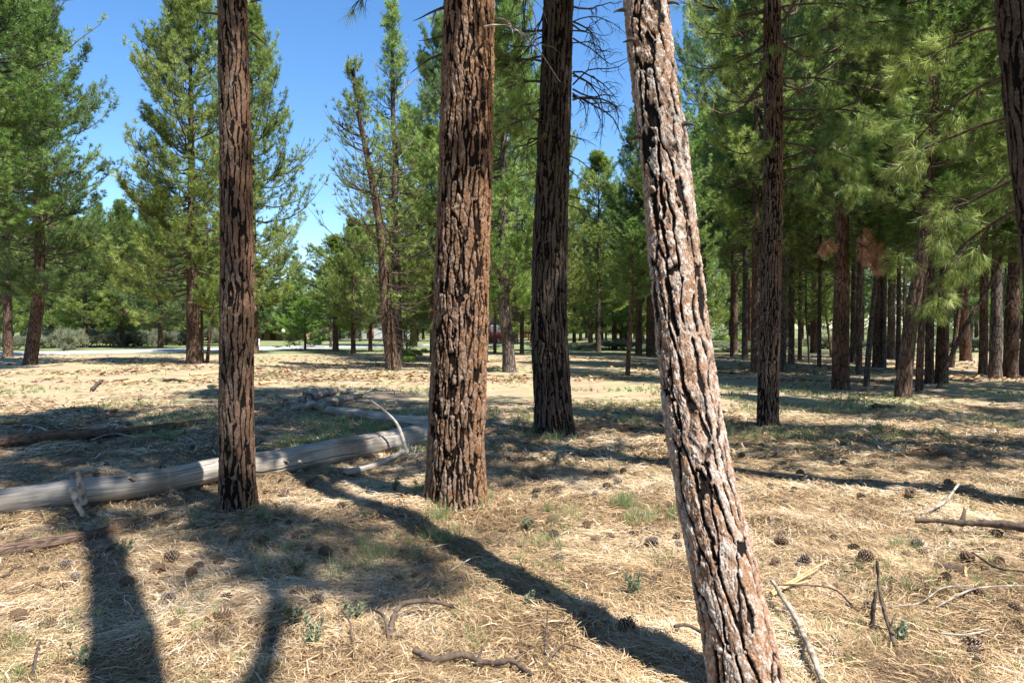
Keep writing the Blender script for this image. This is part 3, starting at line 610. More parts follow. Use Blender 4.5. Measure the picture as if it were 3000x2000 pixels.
for (a, b, dx, L) in ((1155, 290, 1, 1.5), (1152, 180, 1, 1.2), (1155, 240, -1, 1.2), (1160, 470, 1, 1.4)):
    add_limbs(MB(), limb_tree(P(a, b, gST2[1]) - gST2, (dx, .1, .9), L, .035, 2, .3, 8, .14, 5)).obj('bare_limb', M['deadwood'], ST2)
pine(1265, 1058, 14, 380, 'dense_0', 'bright leafy pine showing just left of the central trunk behind the twin trunks', rad=2.8, cb=890)
# centre to leaning trunk
pine(1494, 1087, 42, -160, 'dense_1', 'stout pine right of the central trunk, its trunk top hidden in low boughs', rad=2.5, cb=900, lean=(-.2, 0), bark='bark_grey')
pine(1450, 1036, 11, 420, 'far_2', 'thin pine stem far behind, just right of the central trunk', rad=2.0, cb=860)
pine(1529, 1036, 14, 200, 'dense_2', 'pale thin trunk in the gap left of the dark shaded trunk', rad=2.0, cb=880, bark='bark_grey')
pine(1682, 1010, 13, 560, 'far_0', 'reddish slender pine far behind, right of the dark shaded trunk', rad=2.6, cb=900, bark='bark_red')
pine(1753, 1031, 17, 450, 'dense_3', 'grey-trunked cone-shaped pine in the gap between dark and leaning trunks', rad=2.9, cb=900, bark='bark_grey')
pine(1838, 1097, 16, 640, 'open_1', 'slim young pine trunk with its base in the open, left of the leaning trunk', rad=1.0, cb=870, lean=(.15, 0), bark='bark_red')
pine(1871, 1041, 22, 330, 'dense_2', 'left one of two side-by-side trunks behind the slim young pine', rad=2.3, cb=850)
pine(1898, 1041, 12, 520, 'far_1', 'thin orange trunk squeezed between the two side-by-side trunks', rad=1.6, cb=850, bark='bark_red')
pine(1908, 1043, 26, 420, 'dense_0', 'right one of two side-by-side trunks behind the slim young pine', rad=2.2, cb=850)
pine(1962, 1096, 20, 260, 'open_3', 'dark trunk almost hidden behind the left edge of the leaning trunk', rad=1.5, cb=800)
pine(2143, 1045, 10, 260, 'far_2', 'thin straight pine stem first to the right of the leaning trunk', rad=1.7, cb=720)
pine(2180, 1046, 15, -60, 'high_1', 'tapering grey pine second to the right of the leaning trunk', rad=2.9, cb=760)
pine(2060, 1030, 20, -80, 'open_2', 'tall feathery pine rising behind the leaning trunk against the sky', rad=3.3, cb=700)
RT = [(2212, 1088, 28, -500, 'high_0', 'broad dark trunk just left of the slim upright trunk', 'bark_mid', (0, 0), 620),
 (2232, 1080, 20, -260, 'high_2', 'pale-sided trunk touching the slim upright trunk on its left', 'bark_grey', (0, 0), 560),
 (2292, 1086, 22, -420, 'high_1', 'lit trunk first to the right of the slim upright trunk', 'bark_grey', (0, 0), 640),
 (2318, 1068, 20, -300, 'high_0', 'dark trunk second to the right of the slim upright trunk', 'bark_mid', (0, 0), 640),
 (2343, 1055, 13, -100, 'high_2', 'narrow brown trunk third to the right of the slim upright trunk', 'bark_red', (0, 0), 700),
 (2371, 1066, 6, 520, 'far_0', 'very thin leaning sapling in the gap beside the big red trunk', 'bark_mid', (-.15, 0), 860),
 (2400, 1077, 13, -60, 'high_1', 'thin dark pole-like trunk left of the big red trunk', 'bark_mid', (0, 0), 700),
 (2436, 1050, 8, 300, 'far_2', 'thin bent stem directly left of the big red trunk', 'bark_mid', (-.3, 0), 820),
 (2463, 1138, 52, -900, 'high_2', 'big straight red-brown trunk with an orange dead bough above it', 'bark_red', (0, 0), 500),
 (2516, 1095, 20, -400, 'high_0', 'dark trunk first to the right of the big red trunk', 'bark_mid', (0, 0), 640),
 (2537, 1131, 18, 60, 'high_1', 'slender trunk leaning slightly right beside the big red trunk', 'bark_grey', (.3, 0), 660),
 (2572, 1077, 32, -350, 'high_2', 'wide dark trunk midway between big red trunk and curved leaning trunk', 'bark_mid', (0, 0), 640),
 (2590, 1078, 14, -100, 'high_0', 'pale trunk touching the wide dark trunk', 'bark_grey', (0, 0), 640),
 (2631, 1084, 15, -200, 'high_1', 'straight black-looking pole trunk just left of the curved leaning trunk', 'bark_mid', (0, 0), 560),
 (2647, 1062, 8, 300, 'far_1', 'thinnest pole behind the curved leaning trunk', 'bark_mid', (0, 0), 700),
 (2642, 1160, 46, -700, 'high_0', 'curved trunk leaning right with sunlit scaly right edge, base in front of the others', 'bark_mid', (.50, 0), 560),
 (2692, 1147, 22, -400, 'high_1', 'dark reddish trunk right behind the curved leaning trunk', 'bark_red', (.12, 0), 640),
 (2722, 1122, 26, -500, 'high_1', 'shaded left half of the pair of broad trunks right of the curved leaning trunk', 'bark_mid', (0, 0), 600),
 (2758, 1121, 38, -600, 'high_0', 'broad trunk with orange-lit furrowed right side', 'bark_red', (.1, 0), 600),
 (2788, 1076, 14, 100, 'high_2', 'narrow dark trunk leaning right behind the slanting thin trunk', 'bark_mid', (.5, 0), 700),
 (2830, 1058, 34, -200, 'high_1', 'short-looking dark red trunk in front of the sunlit clearing at right', 'bark_red', (-.2, 0), 760),
 (2880, 1095, 26, -400, 'high_0', 'forking brown trunk left of the pale grey trunk', 'bark_red', (0, 0), 640),
 (2916, 1110, 36, -500, 'high_2', 'pale silvery grey trunk near the right edge', 'bark_grey', (0, 0), 560),
 (2960, 1106, 42, -500, 'high_1', 'thick dark trunk right of the silvery grey trunk', 'bark_mid', (.1, 0), 560),
 (2992, 1098, 24, -400, 'high_0', 'trunk leaning right at the very right edge of the stand', 'bark_mid', (.5, 0), 600)]
for (a, b, c_, tp, k, lb, bk, ln, cbp) in RT:
    zz_ = G(a, b)[1]; pine(a, b, c_, max(tp, HZ - (21 - CAMZ) / zz_ * F), k, lb, bark=bk, lean=ln, cb=cbp + 90 + random.uniform(-40, 40), rad=random.uniform(2.0, 2.9) if c_ > 12 else 1.3)
pine(2744, 1137, 15, 640, 'far_0', 'thin trunk slanting strongly to the right across the stand', rad=.9, cb=760, lean=(1.9, .4))
for a, b, c_, tp, k, lb, rd, cbp in [(1035, 1036, 16, 640, 'dense_3', 'pale-topped pine left of the twin trunks, boughs down near the ground', 1.9, 960), (1085, 1030, 14, 660, 'dense_1', 'pine behind the left twin trunk, its crown filling the gap below the bare limbs', 2.8, 960),
    (1300, 1050, 20, 60, 'dense_2', 'tall pine just behind the left edge of the central trunk', 3.2, 930), (1420, 1062, 22, 150, 'dense_3', 'tall dense pine just behind the right edge of the central trunk', 2.6, 900),
    (1600, 1040, 20, 240, 'dense_0', 'tall pine almost wholly hidden behind the dark shaded trunk', 2.6, 900), (1800, 1022, 18, 560, 'dense_1', 'low green pine between the grey-trunked pine and the two side-by-side trunks', 2.8, 950),
    (470, 1020, 16, 560, 'dense_2', 'pine in the sagebrush left of the tall full pine', 3.0, 950), (360, 1016, 16, 590, 'dense_3', 'narrow pointed pine in the sky gap left of the tall full pine', 2.4, 960), (250, 1018, 18, 640, 'dense_0', 'pine beyond the road right of the big leaning pine', 3.2, 950), (150, 1012, 18, 560, 'dense_1', 'pine beyond the road behind the big leaning pine', 3.4, 950), (660, 1012, 16, 620, 'dense_3', 'pine beyond the road just left of the left trunk', 3.0, 950)]:
    pine(a, b, c_, tp, k, lb, rad=rd, cb=cbp)
# orange dead bough
gR3 = G(2463, 1138)
for o in COL.objects:
    if o.get('label', '').startswith('big straight red-brown'): R3 = o
for i, (dx, dy) in enumerate(((1, -.5), (1, -.2), (-.7, -.6), (.8, -.9))):
    b_ = bough(R3, P(2485 if dx > 0 else 2440, 650 + 18 * i, gR3[1] - .3) - gR3, (dx, dy, .05), 1.15 if dx > 0 else .7, 500 + i, mat='needles_brown', K=16, name='dead_bough', TL=.16, tw=.016, droop=-1.1); b_['label'] = 'orange-brown dead bough'

# unseen pines outside the frame, ring added to block sky light and cast shade
for i, (x, y, H_, rd) in enumerate([(8.6, 6.3, 19, 2.4), (14.5, 14, 20, 2.8), (13.5, 8.8, 20, 2.8), (17.5, 15, 20, 3), (21.5, 20, 20, 3), (14, -9, 19, 3), (9, -10, 19, 3), (4, -9, 18, 3), (-1.5, -10, 19, 3), (-6, -7.5, 19, 3), (-10, -4, 18, 3), (-13, 1, 19, 3), (-12, -9, 19, 3), (18, -2, 19, 3), (-3, -15, 20, 3), (7, -16, 20, 3)]):
    pine(0, 0, 0, 0, 'high_%d' % (i % 3), 'pine outside the photograph, standing %s' % ['beside the right-edge trunk', 'far right of the stand', 'right of the right-edge trunk', 'deep right beyond the edge', 'deepest right beyond the edge', 'well behind the viewer to the right', 'behind the viewer to the right', 'behind the viewer', 'behind the viewer slightly left', 'behind the viewer on the left', 'left of the viewer', 'left of the left edge', 'well behind the viewer to the left', 'right of the viewer', 'farthest behind the viewer', 'farthest behind the viewer to the right'][i], pos=(x, y), H=H_, rad=rd, r0m=.22)

pine(0, 0, 0, 0, 'high_1', 'slender leaning pine behind the viewer, outside the photograph', pos=(-.26, -2.2), H=15, rad=1.25, lean=(3.5, 2.1), cbm=10.8, r0m=.13)
pine(0, 0, 0, 0, 'high_2', 'thick leaning pine just behind the viewer, outside the photograph', pos=(.98, -1.0), H=14, rad=1.15, lean=(-.33, 2.9), cbm=9, r0m=.27)
# far stand: individual pines beyond the road and round the clearing
rs = np.random.RandomState(11)
def far_wood(n, x0, x1, z0, z1, h0, h1, label, group, keys, avoid=()):
    for i in range(n):
        for _ in range(30):
            pxx = rs.uniform(x0, x1); z = z0 + (z1 - z0) * rs.uniform(0, 1) ** .8; x = (pxx - 1500) / F * z
            if all((x - a) ** 2 + (z - b) ** 2 > 2.2 ** 2 for a, b in TREES) and not any(a < pxx < b for a, b in avoid): break
        Hh = rs.uniform(h0, h1); pine(0, 0, rs.uniform(.28, .5) / z * F, 0, keys[rs.randint(len(keys))], label, pos=(x, z), H=Hh, rad=rs.uniform(2.2, 3.2), group=group, bark=['bark_mid', 'bark_red', 'bark_grey'][rs.randint(3)])
FK = ['far_0', 'far_1', 'far_2']; FH = ['farhigh_0', 'farhigh_1', 'farhigh_2', 'far_1']
far_wood(16, -60, 240, 66, 95, 10, 15, 'far pine in the wood beyond the road, behind the trees at the left edge', 'far pines behind the left edge trees', FK)
far_wood(9, 230, 400, 70, 92, 12, 16, 'far pine beyond the sagebrush hedge, in the gap under the open sky', 'far pines behind the sagebrush gap', FK)
far_wood(14, 400, 700, 66, 100, 10, 16, 'far pine beyond the road behind the tall full pine', 'far pines behind the tall full pine', FK)
far_wood(14, 740, 880, 84, 130, 7, 11, 'far pine round the tan house beyond the road', 'far pines round the tan house', FK, [(775, 845)])
far_wood(8, 830, 1010, 175, 230, 9, 13, 'very distant pine low in the sky gap above the bushy young pine', 'very distant pines in the sky gap', FK)
far_wood(18, 960, 1300, 80, 125, 9, 14, 'far pine on the lawn side beyond the twin trunks', 'far pines behind the twin trunks', FK)
far_wood(9, 1380, 1600, 60, 110, 10, 15, 'far pine between the central trunk and the dark shaded trunk', 'far pines right of the central trunk', FK)
far_wood(22, 1640, 1960, 62, 110, 9, 13, 'far pine between the dark shaded trunk and the leaning trunk', 'far pines left of the leaning trunk', FK)
far_wood(24, 1960, 2500, 48, 105, 17, 21, 'far pine between the leaning trunk and the big red trunk', 'far pines right of the leaning trunk', FH)
far_wood(24, 2500, 3100, 48, 105, 17, 21, 'far pine deep in the stand towards the right edge', 'far pines towards the right edge', FH)
far_wood(10, 2050, 3050, 27, 46, 18, 21, 'tall shaded pine in the middle of the right stand, trunk lost among others', 'tall pines within the right stand', ['high_0', 'high_1', 'high_2'])
# the wood closing the horizon, one mass
mbw = MB(); 
for i in range(190):
    pxx = rs.uniform(-900, 4000); z = rs.uniform(112, 170); x = (pxx - 1500) / F * z
    if 790 < pxx < 940: z = 260; x = (pxx - 1500) / F * z
    hs_ = rs.uniform(8, 12); c = crown(hs_, .3, rs.uniform(3.2, 4.5), 'far', 34, 7, 4, 'cone', 900 + i % 9, .9)
    for v, f, m__ in zip(c.v, c.f, c.m):
        pass
    o_ = mbw.n
    for v, m__ in zip(c.v, c.m): mbw.v.append(v * 1.0 + np.array([x, z, 0]))
    for f, m__ in zip(c.f, c.m): mbw.f.append(f + o_); mbw.m.append(m__)
    for n0, d in c.a['rnd']: mbw.a.setdefault('rnd', []).append((n0 + o_, d))
    mbw.n += c.n
tag(mbw.obj('distant_wood', [M['needles'], M['branch']]), 'distant pine wood closing the horizon', 'wood', kind='stuff')

# ------------------------------------------------------------------ shrubs
def shrub_mesh(name, seed, mat, up=1.0, TL=.22, K=16, n=420, tw=.02):
    global R
    sav = R; R = np.random.RandomState(seed); mb = MB()
    nb = 14; cen = R.normal(size=(nb, 3)) * np.array([.42, .42, .12]) + np.array([0, 0, .42]); lim = []
    for c_ in cen: s = np.linspace(0, 1, 5)[:, None]; lim.append(np.array([c_[0] * .15, c_[1] * .15, -.05]) * (1 - s) + c_ * s + R.normal(size=(5, 3)) * .03 * s)
    v, q = tubes(np.array(lim), np.full((nb, 5), .022) * np.linspace(1, .3, 5), 4); mb.add(v, q, 1)
    k = R.randint(nb, size=n); d = rand_dirs(n); d[:, 2] = np.abs(d[:, 2]) * .9 - .15; p = cen[k] + d * R.uniform(.1, .34, (n, 1)) * np.array([1, 1, up]); p[:, 2] = np.maximum(p[:, 2], .03)
    dd = d + np.array([0, 0, .6]); dd /= np.linalg.norm(dd, axis=1, keepdims=True); tufts(mb, p, dd, K, TL, tw, tone=R.beta(2.2, 2.4, nb)[k]); R = sav
    return mb.mesh('shrub', [M[mat], M['branch']])
SH = [shrub_mesh('shrub', 600 + i, ['sage', 'sage', 'sage', 'needles_bright', 'sage'][i]) for i in range(5)]
def shrub(px, py, wpx, hpx, k, label, group=None):
    g = G(px, py); z = g[1]; o = bpy.data.objects.new('shrub', SH[k]); COL.objects.link(o); o.location = g; sx = wpx / F * z / 1.5; sz = hpx / F * z / .95
    o.scale = (sx, sx, sz); o.rotation_euler = (0, 0, random.uniform(0, 6)); tag(o, label, 'shrub', group); return o
SG = 'grey-green sagebrush bush in the low hedge along the far side of the road'
for px, py, wpx, hpx in [(45, 1024, 70, 45), (95, 1026, 60, 42), (130, 1020, 70, 45), (165, 1018, 70, 55), (205, 1024, 80, 70), (250, 1014, 90, 60), (190, 1028, 40, 30), (290, 1018, 80, 55), (330, 1014, 80, 55), (370, 1014, 90, 60), (410, 1014, 80, 55), (440, 1010, 80, 55), (480, 1012, 80, 45), (515, 1008, 70, 50), (545, 1010, 70, 50), (630, 1006, 60, 55), (12, 1026, 60, 45), (150, 1002, 90, 60), (270, 998, 90, 50), (400, 998, 100, 50), (500, 998, 100, 45), (600, 998, 80, 40)]:
    shrub(px, py, wpx, hpx, random.choice((0, 1, 2, 4)), SG, 'sagebrush along the road')
shrub(812, 1019, 22, 9, 1, 'small grey tuft of sagebrush at the road edge left of the young pine')
shrub(1965, 1022, 90, 85, 3, 'bright yellow-green bush left of the leaning trunk'); shrub(2158, 1018, 100, 45, 3, 'bright yellow-green bush in the gap right of the leaning trunk')
SR = 'low grey-green bush at the far edge of the clearing on the right'
for px, py, wpx, hpx in [(1590, 1020, 60, 20), (1640, 1022, 70, 26), (1700, 1024, 80, 24), (1790, 1024, 90, 34), (1830, 1024, 80, 36), (1930, 1030, 110, 45), (2150, 1032, 110, 36), (2200, 1030, 90, 40), (2300, 1024, 90, 36), (2420, 1022, 90, 40), (2560, 1024, 90, 40), (2640, 1022, 90, 44), (2780, 1026, 80, 40), (2850, 1030, 90, 46), (2900, 1028, 90, 46), (1440, 1022, 60, 16), (1560, 1018, 60, 18), (2990, 1026, 80, 40)]:
    shrub(px, py, wpx, hpx, random.choice((0, 1, 2, 4)), SR, 'bushes at the far edge of the clearing')
for px, py, wpx, hpx, lb in [(1215, 1052, 60, 36, 'dark green leafy bush right of the twin trunks in shade'), (1195, 1062, 36, 22, 'small green bush at the foot of the twin trunks')]:
    shrub(px, py, wpx, hpx, 3, lb)

# ------------------------------------------------------------------ houses, posts, lamp far off
def pmat(name, c, rough=.8, sc=8):
    m = Mat(name, rough, .2); m.col(m.ramp(m.noise(m.coord(), sc, 3), [(.3, tuple(x * .85 for x in c)), (.7, c)])); return m.m
M['brick'] = pmat('tan_siding', (.58, .38, .26)); M['tan'] = pmat('light_tan_wall', (.50, .38, .27)); M['roof'] = pmat('grey_roof', (.30, .30, .31)); M['white'] = pmat('white_paint', (.8, .8, .8)); M['glass'] = pmat('dark_glass', (.05, .06, .07), .15); M['redp'] = pmat('red_paint', (.35, .05, .06)); M['brownw'] = pmat('brown_wall', (.22, .11, .07)); M['greyw'] = pmat('grey_wall', (.38, .39, .42))
def gable_house(px, py, wpx, wall, label, W=7.0, D=9.0, hw=2.9, hr=2.2, rz=0, z=None):
    g = G(px, py); t = thing('house', label, 'house', tuple(g), rz)
    v = np.array([(-W / 2, 0, 0), (W / 2, 0, 0), (W / 2, 0, hw), (0, 0, hw + hr), (-W / 2, 0, hw), (-W / 2, D, 0), (W / 2, D, 0), (W / 2, D, hw), (0, D, hw + hr), (-W / 2, D, hw)])
    mb = MB(); mb.add(v, np.array([(0, 1, 2, 4), (5, 9, 7, 6), (0, 4, 9, 5), (1, 6, 7, 2)])); mb.add(v, np.array([(4, 2, 3), (9, 8, 7)])); mb.obj('wall', wall, t)
    rb = MB()
    for s in (-1, 1):
        n = np.array([s * hr, 0, W / 2]); n /= np.linalg.norm(n); a = np.array([0, -.4, hw + hr + .03]); b = np.array([s * (W / 2 + .45), -.4, hw - .45 * hr / (W / 2) + .03]); dd = np.array([0, D + .8, 0])
        q = np.array([a, b, b + dd, a + dd]); q = np.vstack([q, q + n * .14]); rb.add(q, np.array([(0, 1, 2, 3), (4, 7, 6, 5), (0, 4, 5, 1), (1, 5, 6, 2), (2, 6, 7, 3), (3, 7, 4, 0)]))
    rb.obj('roof', M['roof'], t)
    for x in (-W * .27, W * .27):
        f = MB(); f.add(*box(x - .62, x + .62, -.05, -.003, .95, 2.3)); fo = f.obj('window', M['white'], t)
        f = MB(); f.add(*box(x - .5, x - .03, -.08, -.055, 1.05, 2.2)); f.add(*box(x + .03, x + .5, -.08, -.055, 1.05, 2.2)); f.obj('pane', M['glass'], fo)
    f = MB(); f.add(*box(-.5, .5, -.05, -.003, 0, 2.1)); f.obj('door', M['brownw'], t); return t
h = gable_house(800, 996, 0, M['brick'], 'tan gable-ended house behind the trees right of the left trunk', W=5.4, D=8, hw=2.7, hr=1.6, rz=-.5)
f = MB(); f.add(*box(-1.2, -.55, 3, 3.7, 3.2, 5.6)); f.obj('chimney', M['tan'], h)
gable_house(1085, 992, 0, M['greyw'], 'low grey-roofed house in the trees left of the twin trunks', W=12, D=7, hw=2.2, hr=1.3, rz=.1)
gable_house(1440, 1003, 0, M['tan'], 'light tan house glimpsed right of the central trunk', W=6, D=7, hw=2.6, hr=1.5, rz=.4)
gable_house(1535, 990, 0, M['brownw'], 'dark brown house with pale grey roof left of the dark shaded trunk', W=12, D=7, hw=2.0, hr=1.6, rz=.2)
gable_house(285, 990, 0, M['greyw'], 'grey-roofed house hidden in the wood at far left', W=10, D=7, hw=2.2, hr=1.4, rz=-.2)
gable_house(412, 990, 0, M['greyw'], 'blue-grey shed wall between far trunks at left', W=4.5, D=4, hw=2.2, hr=.6)
gable_house(520, 990, 0, M['brownw'], 'red-brown low house left of the tall full pine', W=9, D=6, hw=2.2, hr=1.0)
def post(px, py, h_, label):
    g = G(px, py); t = thing('marker_post', label, 'post', tuple(g)); mb = MB(); mb.add(*box(-.06, .06, -.05, .05, 0, h_)); mb.obj('pole', M['white'], t)
    mb = MB(); mb.add(*box(-.045, .045, -.062, -.053, h_ - .22, h_ - .1)); mb.obj('reflector', M['greyw'], t)
post(758, 1021, .75, 'white marker post at the near road edge just right of the left trunk'); post(1037, 1012, .8, 'white marker post at the road edge left of the twin trunks')
g = G(831, 999); t = thing('garden_lamp', 'white globe lamp on a short dark post by the tan house', 'lamp', tuple(g)); mb = MB(); v, q = tubes(np.array([[(0, 0, 0), (0, 0, .5), (0, 0, 1.0)]]), np.array([[.07, .05, .05]]), 8); mb.add(v, q); mb.obj('pole', M['dark_twig'], t)
mb = MB(); a_ = np.linspace(-1.5, 1.5, 9); v, q = tubes(np.stack([0 * a_, 0 * a_, 1.22 + .24 * np.sin(a_)], 1)[None], (.24 * np.cos(a_))[None], 14); mb.add(v, q); mb.obj('globe', M['white'], t, smooth=True)
g = G(1466, 1006); t = thing('parked_trailer', 'small red and white trailer parked by the light tan house', 'trailer', tuple(g)); mb = MB(); mb.add(*box(-1.0, 1.0, -.5, .5, .45, 1.1)); mb.obj('body', M['redp'], t); mb = MB(); mb.add(*box(-.95, .95, -.45, .45, 1.103, 1.9)); mb.obj('cover', M['white'], t)
for s in (-.55, .55):
    mb = MB(); v, q = tubes(np.array([[(s, -.55, .3), (s, -.4, .3)]]), np.array([[.3, .3]]), 14); mb.add(v, q); v, f_ = disc((s, -.551, .3), (0, -1, 0), .3, 14); mb.add(v, f_); mb.obj('wheel', M['dark_twig'], t)

# ------------------------------------------------------------------ fallen logs and branches
def log(name, label, cat, pts, r0, r1, mat, bark=False, sides=48, rows=260, crack=True, bend=.0, seed=1, ends=True, kids=(), rough=.12, jag=.06):
    g = np.array(pts[0], float); p = smooth_path(np.array(pts, float) - g, rows); t = thing(name, label, cat, tuple(g)); u = np.linspace(0, 1, rows); rad = r0 + (r1 - r0) * u
    L = np.linalg.norm(np.diff(p, axis=0), axis=1).sum(); th = np.linspace(0, 2 * math.pi, sides, endpoint=False); T, U = np.meshgrid(th, u * L)
    Q = np.stack([np.cos(T).ravel() * 1.2, np.sin(T).ravel() * 1.2, U.ravel() * 1.1 + seed], 1); pr = 1 + fbm(Q * np.array([1, 1, 1.6]), seed, 4).reshape(rows, sides) * rough + .07 * vnoise(np.stack([u * L * 1.7, u * 0 + seed, u * 0], 1), 3)[:, None]
    cr = np.ones((rows, sides))
    if crack:
        for k in range(16):
            c0 = R.uniform(0, 6.28); ln = R.uniform(.5, 2.8); s0 = R.uniform(0, max(L - ln, .1)); cc = c0 + .30 * vnoise(np.stack([U[:, 0] * 1.3, U[:, 0] * 0 + k, 0 * U[:, 0]], 1), seed + k) + .05 * vnoise(np.stack([U[:, 0] * 9, U[:, 0] * 0 + k, 0 * U[:, 0]], 1), seed + k)
            dd = np.abs((T - cc[:, None] + math.pi) % (2 * math.pi) - math.pi) * rad[:, None]; on = sstep(U, s0, s0 + .1) * (1 - sstep(U, s0 + ln - .1, s0 + ln)); cr = np.minimum(cr, 1 - on * (1 - sstep(dd, .003, .009)))
        pr = pr - (1 - cr) * .14
    v, q = tubes(p[None], rad[None], sides, pr[None])
    vv = v.reshape(rows, sides, 3); ax0 = (p[1] - p[0]) / np.linalg.norm(p[1] - p[0]); ax1 = (p[-1] - p[-2]) / np.linalg.norm(p[-1] - p[-2]); jn = np.random.RandomState(seed).normal(size=(2, sides)); vv[0] -= ax0 * (np.abs(jn[0]) * jag)[:, None]; vv[-1] += ax1 * (np.abs(jn[1]) * jag)[:, None]; v = vv.reshape(-1, 3)
    if bark:
        c = np.repeat(p, sides, 0); o = v - c; o /= np.linalg.norm(o, axis=1, keepdims=True); f1, f2, cid = worley(Q * np.array([r0 * 14, r0 * 14, 5]), seed); pl = sstep(f2 - f1, .02, .25); v = v + o * ((pl - .7) * .012)[:, None]; cell = cid
        mb = MB().add(v, q, furrow=pl, cell=cell)
    else: mb = MB().add(v, q, along=U.ravel(), around=np.minimum(T, 2 * math.pi - T).ravel() / 6.28, crack=cr.ravel())
    o = mb.obj('trunk', mat, t, smooth=True)
    if ends:
        for i, s in ((0, -1), (-1, 1)):
            dv = (p[1] - p[0]) if i == 0 else (p[-1] - p[-2]); v, f_ = disc(p[i] + s * dv * .2, s * dv, rad[i] * .97, 24, .03); MB().add(v, f_).obj('broken_end', M['rotten'], t)
    return t, g, p
def GP(px, py, r): g = G(px, py); g[2] += r; return g
# big bleached log: contact row -> ground, raised by its radius
r = .122
LG, gl, lp = log('fallen_log', 'long bleached grey log lying behind the left trunk, jagged at its left end', 'log', [GP(-30, 1532, r * .8) + np.array([0, .12, 0]), GP(200, 1503, r) + np.array([0, .1, 0]), GP(420, 1466, r) + np.array([0, .1, 0]), GP(640, 1428, r), GP(800, 1395, r), GP(1000, 1352, r), GP(1230, 1300, r), GP(1330, 1280, r)],   .118, .150, M['log'], seed=3, rough=.15, jag=.09, sides=170, rows=520)
mb = MB()
pb = P(226, 1440, 5.75) - gl
v, q = tubes(np.array([[pb + np.array([0, .08, -.12]), pb + np.array([0, .06, 0]), pb + np.array([-.01, .04, .17])]]), np.array([[.034, .030, .022]]), 12); mb.add(v, q); v, f_ = disc(pb + np.array([-.01, .04, .17]), (0, 0, 1), .023); mb.add(v, f_); o = mb.obj('branch_stub', M['deadwood'], LG)
add_limbs(mb := MB(), [(smooth_path([P(214, 1432, 5.7) - gl, P(222, 1465, 5.62) - gl, P(240, 1500, 5.6) - gl, P(244, 1510, 5.6) - gl], 10), np.linspace(.03, .018, 10))], sides=9); mb.obj('branch_stub', M['deadwood'], LG, smooth=True)
for px_, py_, zz in ((380, 1400, 6.3), (505, 1438, 6.45), (835, 1350, 7.2), (878, 1352, 7.25)):
    mb = MB(); c_ = P(px_, py_, zz - .12) - gl; v, q = tubes(np.array([[c_ + np.array([0, .06, -.03]), c_, c_ + np.array([0, -.03, .01])]]), np.array([[.022, .018, .010]]), 9); mb.add(v, q); v, f_ = disc(c_ + np.array([0, -.03, .01]), (0, -1, .2), .01, 9); mb.add(v, f_); mb.obj('knot', M['rotten'], LG)
# second log behind
r = .10
L2, g2, _ = log('fallen_log', 'thinner grey log running from the woodpile to behind the central trunk', 'log', [GP(965, 1212, .08), GP(1060, 1232, r), GP(1150, 1250, r), GP(1260, 1262, r), GP(1380, 1268, r)], .07, .115, M['log'], seed=8)
# bark log far left in shade
log('fallen_log', 'rough bark-covered log lying in the shade at far left', 'log', [GP(-60, 1330, .07), GP(150, 1312, .07), GP(330, 1288, .07), GP(480, 1268, .06), GP(600, 1252, .045)], .085, .045, M['log_bark'], seed=12, sides=40, rough=.16)
# thin reddish log at left front
log('fallen_log', 'thin reddish bark-covered log half sunk in needles at lower left', 'log', [GP(-60, 1655, .03), GP(90, 1625, .035), GP(220, 1588, .032), GP(340, 1552, .026), GP(470, 1525, .012)], .062, .03, M['log_bark'], seed=15, sides=40, rough=.16)
log('fallen_log', 'short pale barked stick half buried right of the left trunk', 'log', [GP(790, 1452, .0), GP(860, 1434, .008), GP(925, 1412, .0)], .03, .022, M['log_bark'], seed=19, sides=24, rows=100)
# curved dead branch propped by the central trunk
t, g, p = log('dead_branch', 'pale dead pole with one long thin curved branch rising from its end', 'branch', [GP(1012, 1398, .03), GP(1085, 1378, .04), GP(1150, 1350, .05), GP(1195, 1330, .07)], .038, .028, M['log'], seed=23, sides=20, rows=60, crack=False)
zb = G(1195, 1335)[1]
add_limbs(mb := MB(), [(smooth_path([P(1192, 1325, zb) - g, P(1180, 1285, zb) - g, P(1165, 1245, zb) - g, P(1135, 1210, zb - .05) - g, P(1086, 1172, zb - .1) - g], 24), np.linspace(.030, .009, 24)), (smooth_path([P(1178, 1330, zb) - g, P(1172, 1312, zb) - g], 4), np.linspace(.012, .005, 4)), (smooth_path([P(1075, 1378, zb) - g, P(1066, 1355, zb) - g], 4), np.linspace(.014, .007, 4))], sides=8); mb.obj('side_branch', M['snagw'], t, smooth=True)

def stick(label, rows, r0, r1, mat, name='fallen_stick', kids=None, lift=.0, side=8):
    pts = []
    for (a, b, up) in rows: q = G(a, b); pts.append(q + np.array([0, 0, up + r1 + .018]))
    g = pts[0]; pth = smooth_path(np.array(pts) - g, max(12, 6 * len(pts))); n = len(pth); jit = np.cumsum(R.normal(size=(n, 3)) * r0 * .12, 0); pth = pth + jit - np.linspace(0, 1, n)[:, None] * jit[-1]
    o = MB(); v, q = tubes(pth[None], (np.linspace(r0, r1, n) * (1 + .15 * R.normal(size=n)))[None], side); o.add(v, q)
    for c0, nn in ((pth[0], pth[0] - pth[1]), (pth[-1], pth[-1] - pth[-2])): v, f_ = disc(c0, nn, r0 if c0 is pth[0] else r1, side); o.add(v, f_)
    if kids:
        for (i, d, L) in kids: add_limbs(o, limb_tree(pth[int(i * (n - 1))], d, L, r1 * .7, 1, -.2, 6, .2, 2, .03), sides=5)
    ob = o.obj(name, M[mat], None, smooth=True, loc=tuple(g)); tag(ob, label, 'stick'); return ob
